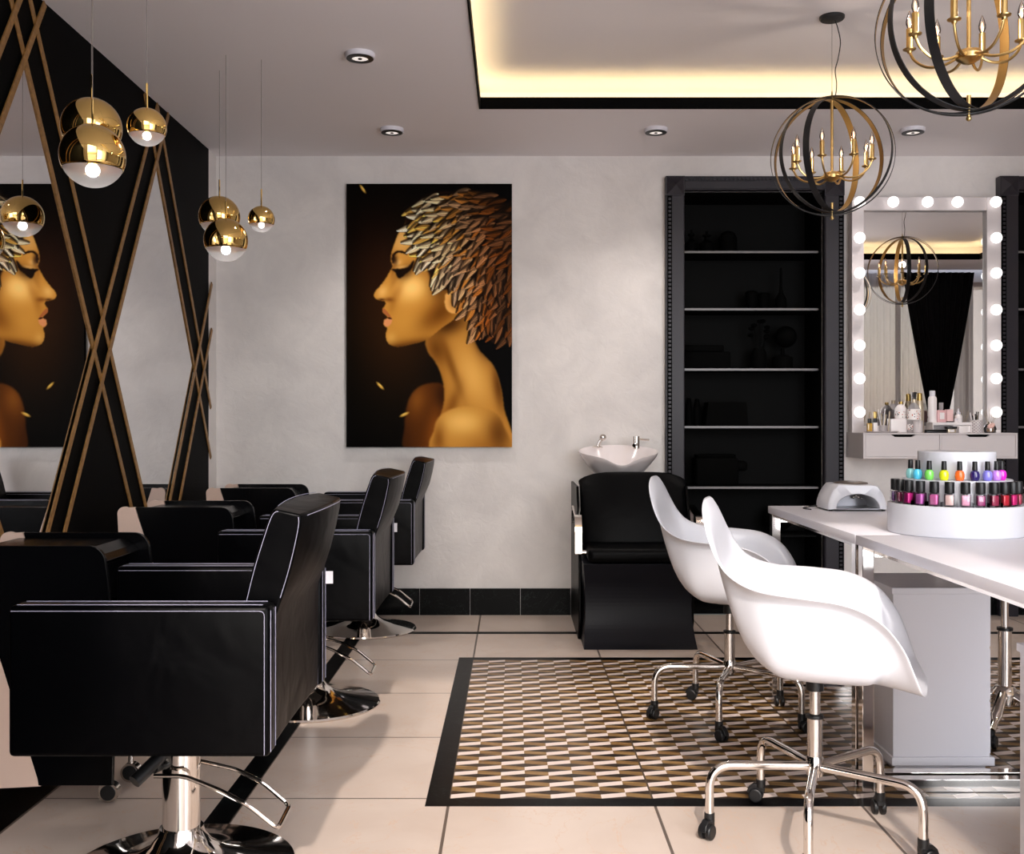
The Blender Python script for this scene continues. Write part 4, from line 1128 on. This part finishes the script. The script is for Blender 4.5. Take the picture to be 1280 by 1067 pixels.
# ================================================================== FLOATING CONSOLE
t = thing('wall_console', 'white floating console with two drawers below the lit mirror', 'console', (1.982, 5.93, .941))
m = MB(); m.box(0, .875, .018, .309, 0, .1455); m.box(0, .012, 0, .018, 0, .1455); m.box(.863, .875, 0, .018, 0, .1455); m.box(.012, .863, 0, .018, .1375, .1455); m.box(.012, .863, 0, .018, 0, .010); m.box(.433, .442, 0, .018, .010, .1375); m.build('carcass', 'whiteb', t, bevel=.001)
for a, b in ((.0135, .4315), (.4435, .8615)):
    c_ = (a + b) / 2 - (.012 if a < .1 else -.0); c_ = a + .215 if a < .1 else a + .208
    pts = [(a, .0115), (b, .0115), (b, .1360), (c_ + .070, .1360), (c_ + .048, .1225), (c_ - .048, .1225), (c_ - .070, .1360), (a, .1360)]
    m = MB(); m.prism(pts, .002, .016, 'y'); d = m.build('drawer', 'whiteb', t, bevel=.001)
    m = MB(); m.prism([(c_ + .068, .1368), (c_ + .047, .1230), (c_ - .047, .1230), (c_ - .068, .1368)], .0125, .0172, 'y'); o = m.build('finger_slot', 'obj_black', d); o['label'] = 'black shadow gap of the finger pull'
# things on the console
CZ = .941 + .146
def cx(u, y): return (u - 642) * y / 1308
MT['cos_white'] = mat('white cosmetic plastic', (232, 226, 226), .3)
MT['cos_pink'] = mat('rose pink glass', (214, 168, 170), .15, coat=.5)
MT['cos_gold'] = mat('soft gold cap', (176, 148, 88), .3, .8)
MT['champ'] = mat('champagne metal', (196, 182, 160), .3, .6)
MT['amber'] = mat('amber perfume', (190, 150, 66), .12, coat=.5)
MT['clearpl'] = frosted('cloudy acrylic', (226, 222, 224), .5)
MT['tray'] = mat('grey tray', (170, 162, 162), .4)
def terr():
    m, nt, p = newmat('speckled label')
    v = ocoords(nt); vo = nt.nodes.new('ShaderNodeTexVoronoi'); vo.inputs['Scale'].default_value = 90; nt.links.new(v, vo.inputs['Vector'])
    s_ = E(nt, vo.outputs['Distance']).lt(.30)
    c = mixc(nt, E(nt, vo.outputs['Color']).gt(.55), sr((60, 50, 60)), sr((190, 96, 70)))
    nt.links.new(mixc(nt, s_, sr((236, 230, 228)), c), p.inputs['Base Color']); p.inputs['Roughness'].default_value = .35
    return m
MT['speckle'] = terr()
y = 5.99
t = thing('oval_tray', 'thin grey oval tray at the left end of the console', 'tray', (cx(1102, y), y, CZ)); m = MB(); m.lathe([(0, 0), (.085, 0), (.100, .008), (.098, .009), (.084, .003), (0, .003)], n=40, sy=.5); m.build('dish', 'tray', t)
t = thing('perfume_bottle', 'amber perfume bottle with black cap on the grey tray', 'perfume bottle', (cx(1086, y), y - .01, CZ + .0032)); m = MB(); m.rbox(-.014, .014, -.010, .010, 0, .052, .003); m.build('bottle', 'amber', t); m = MB(); m.rbox(-.009, .009, -.008, .008, .052, .078, .002); m.build('cap', 'blackpl', t)
t = thing('perfume_bottle', 'milky white small bottle with black cap on the grey tray', 'perfume bottle', (cx(1092, y) + .004, y - .012, CZ + .0032)); m = MB(); m.rbox(-.0125, .0125, -.010, .010, 0, .055, .003); m.build('bottle', 'cos_white', t); m = MB(); m.rbox(-.009, .009, -.008, .008, .055, .080, .002); m.build('cap', 'blackpl', t)
t = thing('lipstick_tube', 'slim gold lipstick tube standing tall behind the small bottles', 'lipstick', (cx(1095.5, y), y + .022, CZ + .0032)); m = MB(); m.rbox(-.007, .007, -.007, .007, 0, .065, .002); m.build('tube', 'champ', t); m = MB(); m.rbox(-.009, .009, -.009, .009, .065, .118, .002); m.build('cap', 'cos_gold', t)
t = thing('brush_cup', 'clear cup with leaning makeup brushes on the grey tray', 'cup', (cx(1103, y), y - .005, CZ + .0032)); m = MB(); m.lathe([(0, 0), (.019, 0), (.021, .04), (.019, .04), (.017, .004), (0, .004)], n=24); m.build('cup', 'clearpl', t)
for a, b, cc in ((-.018, .118, 'cos_white'), (-.004, .095, 'champ'), (.010, .122, 'cos_white'), (.014, .09, 'champ')):
    m = MB(); m.cyl((a * .3, 0, .006), (a * 1.3, .004, b), .0022, .003, n=8); m.cyl((a * 1.3, .004, b - .002), (a * 1.42, .004, b + .012), .0035, .0045, n=8); m.build('brush', cc, t)
t = thing('makeup_pencil', 'long pale makeup pencil standing right of the brush cup', 'pencil', (cx(1111.5, y), y, CZ + .003)); m = MB(); m.cyl((-.006, 0, 0), (.006, .01, .120), .004, .0035, n=10); m.build('barrel', 'champ', t)
t = thing('white_box', 'plain white box behind the round bottle on the console', 'box', (cx(1122, 6.05), 6.05, CZ)); m = MB(); m.rbox(-.050, .050, -.03, .03, 0, .080, .003); m.build('box', 'cos_white', t)
t = thing('lotion_bottle', 'round white bottle with gold cap and speckled band on the white box', 'bottle', (cx(1126, 6.05), 6.05, CZ + .080))
m = MB(); m.lathe([(.030, .034), (.036, .042), (.034, .058), (.022, .076), (.011, .083), (.011, .086), (0, .086)], n=32, sy=.75); m.lathe([(0, 0), (.030, 0), (.034, .003), (.034, .004)], n=32, sy=.75); m.build('bottle', 'cos_white', t)
m = MB(); m.lathe([(.0345, .003), (.0358, .02), (.0358, .043), (.034, .044)], n=32, sy=.75); m.build('speckled_band', 'speckle', t)
m = MB(); m.lathe([(0, .085), (.012, .085), (.0125, .1), (0, .101)], n=20); m.build('cap', 'cos_gold', t)
y = 6.0
t = thing('tonic_bottle', 'large clear bottle with a white speckled label', 'bottle', (cx(1142.5, y), y, CZ)); 
m = MB(); m.lathe([(.034, .0), (.038, .004), (.038, .125), (.030, .150), (.015, .168), (.014, .172), (0, .172)], n=32, sy=.7); m.build('bottle', 'clearpl', t)
m = MB(); m.lathe([(.0384, .075), (.0388, .13), (.036, .136)], n=32, sy=.7, caps=False); m.lathe([(.0384, .018), (.0388, .05)], n=32, sy=.7, caps=False); m.build('speckled_label', 'speckle', t)
m = MB(); m.lathe([(0, .172), (.013, .172), (.013, .192), (0, .193)], n=20); m.build('cap', 'champ', t)
t = thing('champagne_bottle', 'tall champagne coloured cosmetic bottle behind the large clear bottle', 'bottle', (cx(1150, 6.07), 6.078, CZ)); m = MB(); m.lathe([(0, 0), (.024, 0), (.026, .12), (.022, .17), (.018, .185), (0, .186)], n=24); m.build('bottle', 'champ', t); m = MB(); m.lathe([(0, .186), (.017, .186), (.015, .225), (.010, .23), (0, .23)], n=24); m.build('cap', 'cos_gold', t)
t = thing('cotton_jar', 'short cloudy clear jar in front of the large clear bottle', 'jar', (cx(1147.5, 5.955), 5.955, CZ)); m = MB(); m.lathe([(0, 0), (.026, 0), (.028, .004), (.0275, .068), (.025, .070), (0, .066)], n=32, sy=.7); m.build('jar', 'clearpl', t); m = MB(); m.lathe([(0, .003), (.022, .003), (.023, .05), (.01, .058), (0, .058)], n=24, sy=.7); m.build('cotton', 'cos_white', t)
y = 6.03
t = thing('acrylic_drawers', 'low clear drawer box holding up the bottles on the console', 'drawer box', (cx(1186, y), y, CZ))
m = MB(); m.box(-.112, .112, -.05, .05, .044, .060); m.box(-.112, -.108, -.05, .05, 0, .044); m.box(.108, .112, -.05, .05, 0, .044); m.box(-.108, .108, .046, .05, 0, .044); m.build('casing', 'cos_white', t, bevel=.001)
m = MB(); m.box(-.106, -.002, -.048, .044, .002, .042); d = m.build('drawer', 'clearpl', t); m = MB(); m.box(.002, .106, -.048, .044, .002, .042); d = m.build('drawer', 'cos_white', t)
t = thing('mist_bottle', 'tall plain white bottle on the drawer box', 'bottle', (cx(1165.5, y), y, CZ + .060)); m = MB(); m.lathe([(0, 0), (.024, 0), (.0245, .002), (.0245, .135), (.021, .146), (.0155, .15), (0, .15)], n=28, sy=.8); m.build('bottle', 'cos_white', t); m = MB(); m.lathe([(0, .15), (.0155, .15), (.0155, .178), (.0145, .182), (0, .182)], n=24); m.build('cap', 'white', t)
m = MB(); m.box(-.006, .020, -.0202, -.0199, .085, .089); m.box(-.002, .014, -.0202, -.0199, .078, .080)
t = thing('perfume_bottle', 'rose pink square perfume bottle with white label on the drawer box', 'perfume bottle', (cx(1176, y), y - .004, CZ + .060)); m = MB(); m.rbox(-.026, .026, -.014, .014, 0, .070, .005); m.build('bottle', 'cos_pink', t); m = MB(); m.box(-.013, .013, -.0155, -.0142, .018, .056); m.build('label', 'cos_white', t); m = MB(); m.cyl((0, 0, .070), (0, 0, .078), .010, n=16); m.cyl((0, 0, .078), (0, 0, .113), .0125, n=20); m.build('cap', 'clearpl', t)
t = thing('pink_carton', 'pale pink carton beside the rose perfume bottle', 'box', (cx(1186.5, y) + .004, y + .012, CZ + .060)); m = MB(); m.rbox(-.019, .019, -.016, .016, .006, .074, .002); m.build('carton', mat('pale pink card', (226, 188, 186), .5), t); m = MB(); m.box(-.019, .019, -.016, .016, 0, .006); m.build('foot', 'blackpl', t)
t = thing('dropper_bottle', 'small white dropper bottle at the right end of the drawer box', 'bottle', (cx(1198, y), y, CZ + .060)); m = MB(); m.lathe([(0, 0), (.019, 0), (.020, .003), (.020, .036), (.012, .046), (0, .047)], n=24); m.build('bottle', 'cos_white', t); m = MB(); m.lathe([(0, .047), (.012, .047), (.012, .058), (.005, .06), (.0045, .078), (0, .08)], n=16); m.build('dropper', 'white', t)
t = thing('cream_jar', 'tiny white cream jar between the pink carton and the dropper bottle', 'jar', (cx(1192, y) + .004, y - .022, CZ + .060)); m = MB(); m.lathe([(0, 0), (.009, 0), (.009, .012), (0, .012)], n=16); m.build('jar', 'cos_white', t); m = MB(); m.lathe([(0, .012), (.0095, .012), (.0095, .022), (0, .022)], n=16); m.build('lid', 'white', t)
t = thing('makeup_palette', 'flat black makeup palette in front of the drawer box', 'palette', (cx(1169.5, 5.955), 5.955, CZ)); m = MB(); m.rbox(-.058, .058, -.018, .018, 0, .012, .002); m.build('case', 'blackpl', t); m = MB(); m.rbox(-.058, .058, -.018, .018, .0122, .018, .002); m.build('lid', 'gloss', t)
t = thing('cream_jar', 'cream jar with black lid and small label in front of the drawer box', 'jar', (cx(1188.5, 5.95), 5.950, CZ)); m = MB(); m.rbox(-.023, .023, -.018, .018, 0, .023, .003); j = m.build('jar', 'champ', t); m = MB(); m.rbox(-.028, .028, -.020, .020, .023, .036, .002); m.build('lid', 'blackpl', t); m = MB(); m.box(-.012, .012, -.0192, -.0181, .005, .019); m.build('label', 'cos_white', j)
t = thing('white_carton', 'small white carton in front of the drawer box, right of the black lidded jar', 'box', (cx(1203, 5.95), 5.952, CZ)); m = MB(); m.rbox(-.025, .025, -.016, .016, 0, .036, .002); m.build('carton', 'cos_white', t)
t = thing('pencil_cup', 'patterned white cup full of dark makeup pencils', 'cup', (cx(1220.5, 6.0), 6.0, CZ)); m = MB(); m.lathe([(0, 0), (.033, 0), (.035, .003), (.035, .074), (.032, .074), (.031, .006), (0, .006)], n=32); 
def dia():
    m_, nt, p = newmat('diamond patterned ceramic'); v = nt.nodes.new('ShaderNodeTexCoord'); s_ = nt.nodes.new('ShaderNodeSeparateXYZ'); nt.links.new(v.outputs['Object'], s_.inputs[0])
    A = E(nt, s_.outputs[0]); Z = E(nt, s_.outputs[2]); p1 = ((A + Z) * 60.0).frac().lt(.22); p2 = ((A - Z) * 60.0 + 50.0).frac().lt(.22)
    nt.links.new(mixc(nt, p1.mx(p2), sr((176, 168, 170)), sr((224, 218, 216))), p.inputs['Base Color']); p.inputs['Roughness'].default_value = .4; return m_
m.build('cup', dia(), t)
rp = random.Random(9)
for k in range(9):
    a = rp.uniform(0, 6.28); rr_ = rp.uniform(.006, .02); tx, ty = rr_ * cos(a), rr_ * sin(a) * .8; hh = rp.uniform(.095, .13)
    m = MB(); m.cyl((tx, ty, .008), (tx * 1.9, ty * 1.6, hh), .0028, n=8); m.build('pencil', ['obj_black', 'champ', 'cos_white', 'obj_black'][k % 4], t)
t = thing('reed_diffuser', 'glass reed diffuser with pink flower and thin pale reeds', 'reed diffuser', (cx(1237, 5.99), 5.985, CZ)); m = MB(); m.lathe([(0, 0), (.026, 0), (.032, .006), (.034, .025), (.026, .045), (.012, .053), (.012, .062), (.010, .062), (.010, .053), (.022, .044), (.03, .024), (.026, .006), (0, .005)], n=28); m.build('bottle', 'glass', t)
m = MB(); m.lathe([(0, .006), (.024, .006), (.027, .02), (0, .021)], n=20); m.build('scented_oil', mat('honey oil', (186, 150, 110), .2), t)
m = MB()
for k in range(8): a = k * PI / 4; m.sphere((.012 * cos(a) - .004, .008 * sin(a) - .022, .040 + .008 * sin(a + 1)), .010, 10, 6)
m.build('flower', mat('blush petals', (232, 190, 180), .6), t)
for k in range(7):
    a = -1.2 + k * .4; m = MB(); m.cyl((0, 0, .02), (.045 * sin(a), .014 * cos(a * 2), .145 - .008 * abs(k - 3)), .0013, n=6); m.build('reed', 'champ', t)
t = thing('soap_bar', 'tiny white block at the right end of the console', 'soap', (cx(1247, 5.97), 5.97, CZ)); m = MB(); m.rbox(-.016, .012, -.012, .012, 0, .016, .003); m.build('block', 'cos_white', t)

# ================================================================== LIGHT, WORLD, CAMERA
wd = bpy.data.worlds.new('World'); SC.world = wd; wd.use_nodes = True; nt = wd.node_tree
bg = nt.nodes['Background']; sky = nt.nodes.new('ShaderNodeTexSky'); sky.sky_type = 'NISHITA'; sky.sun_disc = False
sky.sun_elevation = math.radians(39); sky.sun_rotation = math.radians(180); sky.air_density = 1.0; sky.dust_density = 2.5; sky.altitude = 100
hs = nt.nodes.new('ShaderNodeHueSaturation'); hs.inputs['Saturation'].default_value = .55
nt.links.new(sky.outputs[0], hs.inputs['Color']); nt.links.new(hs.outputs[0], bg.inputs[0]); bg.inputs[1].default_value = WORLD
L = bpy.data.lights.new('sun', 'SUN'); L.energy = SUN; L.angle = math.radians(1.3); L.color = (1.0, .89, .80)
o = bpy.data.objects.new('sun', L); COL.objects.link(o); d = Vector((0.0, 1, -.81)); o.rotation_euler = d.to_track_quat('-Z', 'Y').to_euler(); o.location = (0, -4, 6)
def area(name, loc, rot, sx, sy, power, color=(1, 1, 1)):
    L = bpy.data.lights.new(name, 'AREA'); L.shape = 'RECTANGLE'; L.size = sx; L.size_y = sy; L.energy = power; L.color = color
    o = bpy.data.objects.new(name, L); COL.objects.link(o); o.location = loc; o.rotation_euler = rot; return o
fr = MB()
for x in (1.40, 2.28, 3.16): fr.box(x, x + .04, -.57, -.53, .3, 4.25)
fr.box(1.40, 3.2, -.57, -.53, .3, .34); fr.box(1.40, 3.2, -.57, -.53, 4.21, 4.25); fr.box(1.44, 3.16, -.57, -.53, 2.5, 2.54)
struct(fr.build('added_window', 'whiteb'))  # unseen window, added with its curtain to carry the fill light
m = MB(); m.grid(cloth(lambda t: (1.38, 3.19), 4.2, .05, 240, 6, .02, 26, -.42)); o = m.build('sheer_curtain', 'sheer', fixn=False); tag(o, 'full height sheer white curtain over the added unseen window behind the viewer', 'curtain', 'sheer curtains')
# daylight entering through the curtained window, plus an added lamp lifting the room's ambient
area('window_daylight', (4.42, 1.215, 1.45), (PI / 2, 0, 0), 2.0, 2.2, WINP, (.93, .95, 1.0))
area('added_fill_light', (2.30, -.36, 1.45), (PI / 2, 0, 0), 1.75, 2.6, FILLP, (.90, .94, 1.0))
for x, y in ((-.661, 4.504), (-.658, 5.66), (.770, 5.66), (2.16, 5.66)):
    L = bpy.data.lights.new('downlight_glow', 'SPOT'); L.energy = DLP; L.spot_size = math.radians(115); L.spot_blend = .9; L.shadow_soft_size = .04; L.color = (1, .92, .86)
    o = bpy.data.objects.new('downlight_glow', L); COL.objects.link(o); o.location = (x, y, ZC - .035)
for x, y in ((1.36, 4.47), (1.305, 3.0), (2.92, 4.47), (2.92, 3.0)):
    L = bpy.data.lights.new('chandelier_glow', 'POINT'); L.energy = CHP; L.shadow_soft_size = .022; L.color = (1, .86, .74)
    o = bpy.data.objects.new('chandelier_glow', L); COL.objects.link(o); o.location = (x, y, 2.33)
cam = bpy.data.cameras.new('camera'); cam.sensor_width = 36; cam.lens = 36 * 1308 / 1280; cam.shift_x = -2 / 1280; cam.shift_y = -6.5 / 1280; cam.clip_start = .05; cam.clip_end = 100
co = bpy.data.objects.new('camera', cam); COL.objects.link(co); co.location = (0, 0, H); co.rotation_euler = (PI / 2, 0, 0); SC.camera = co
SC.view_settings.view_transform = 'Standard'; SC.view_settings.look = 'None'; SC.view_settings.gamma = 1; SC.view_settings.exposure = EXPO
SC.view_settings.use_curve_mapping = False
try: SC.cycles.use_denoising = True; SC.cycles.max_bounces = 10; SC.cycles.diffuse_bounces = 5; SC.cycles.glossy_bounces = 6; SC.cycles.transparent_max_bounces = 16; SC.cycles.sample_clamp_indirect = 6; SC.cycles.caustics_reflective = False; SC.cycles.caustics_refractive = False
except Exception: pass
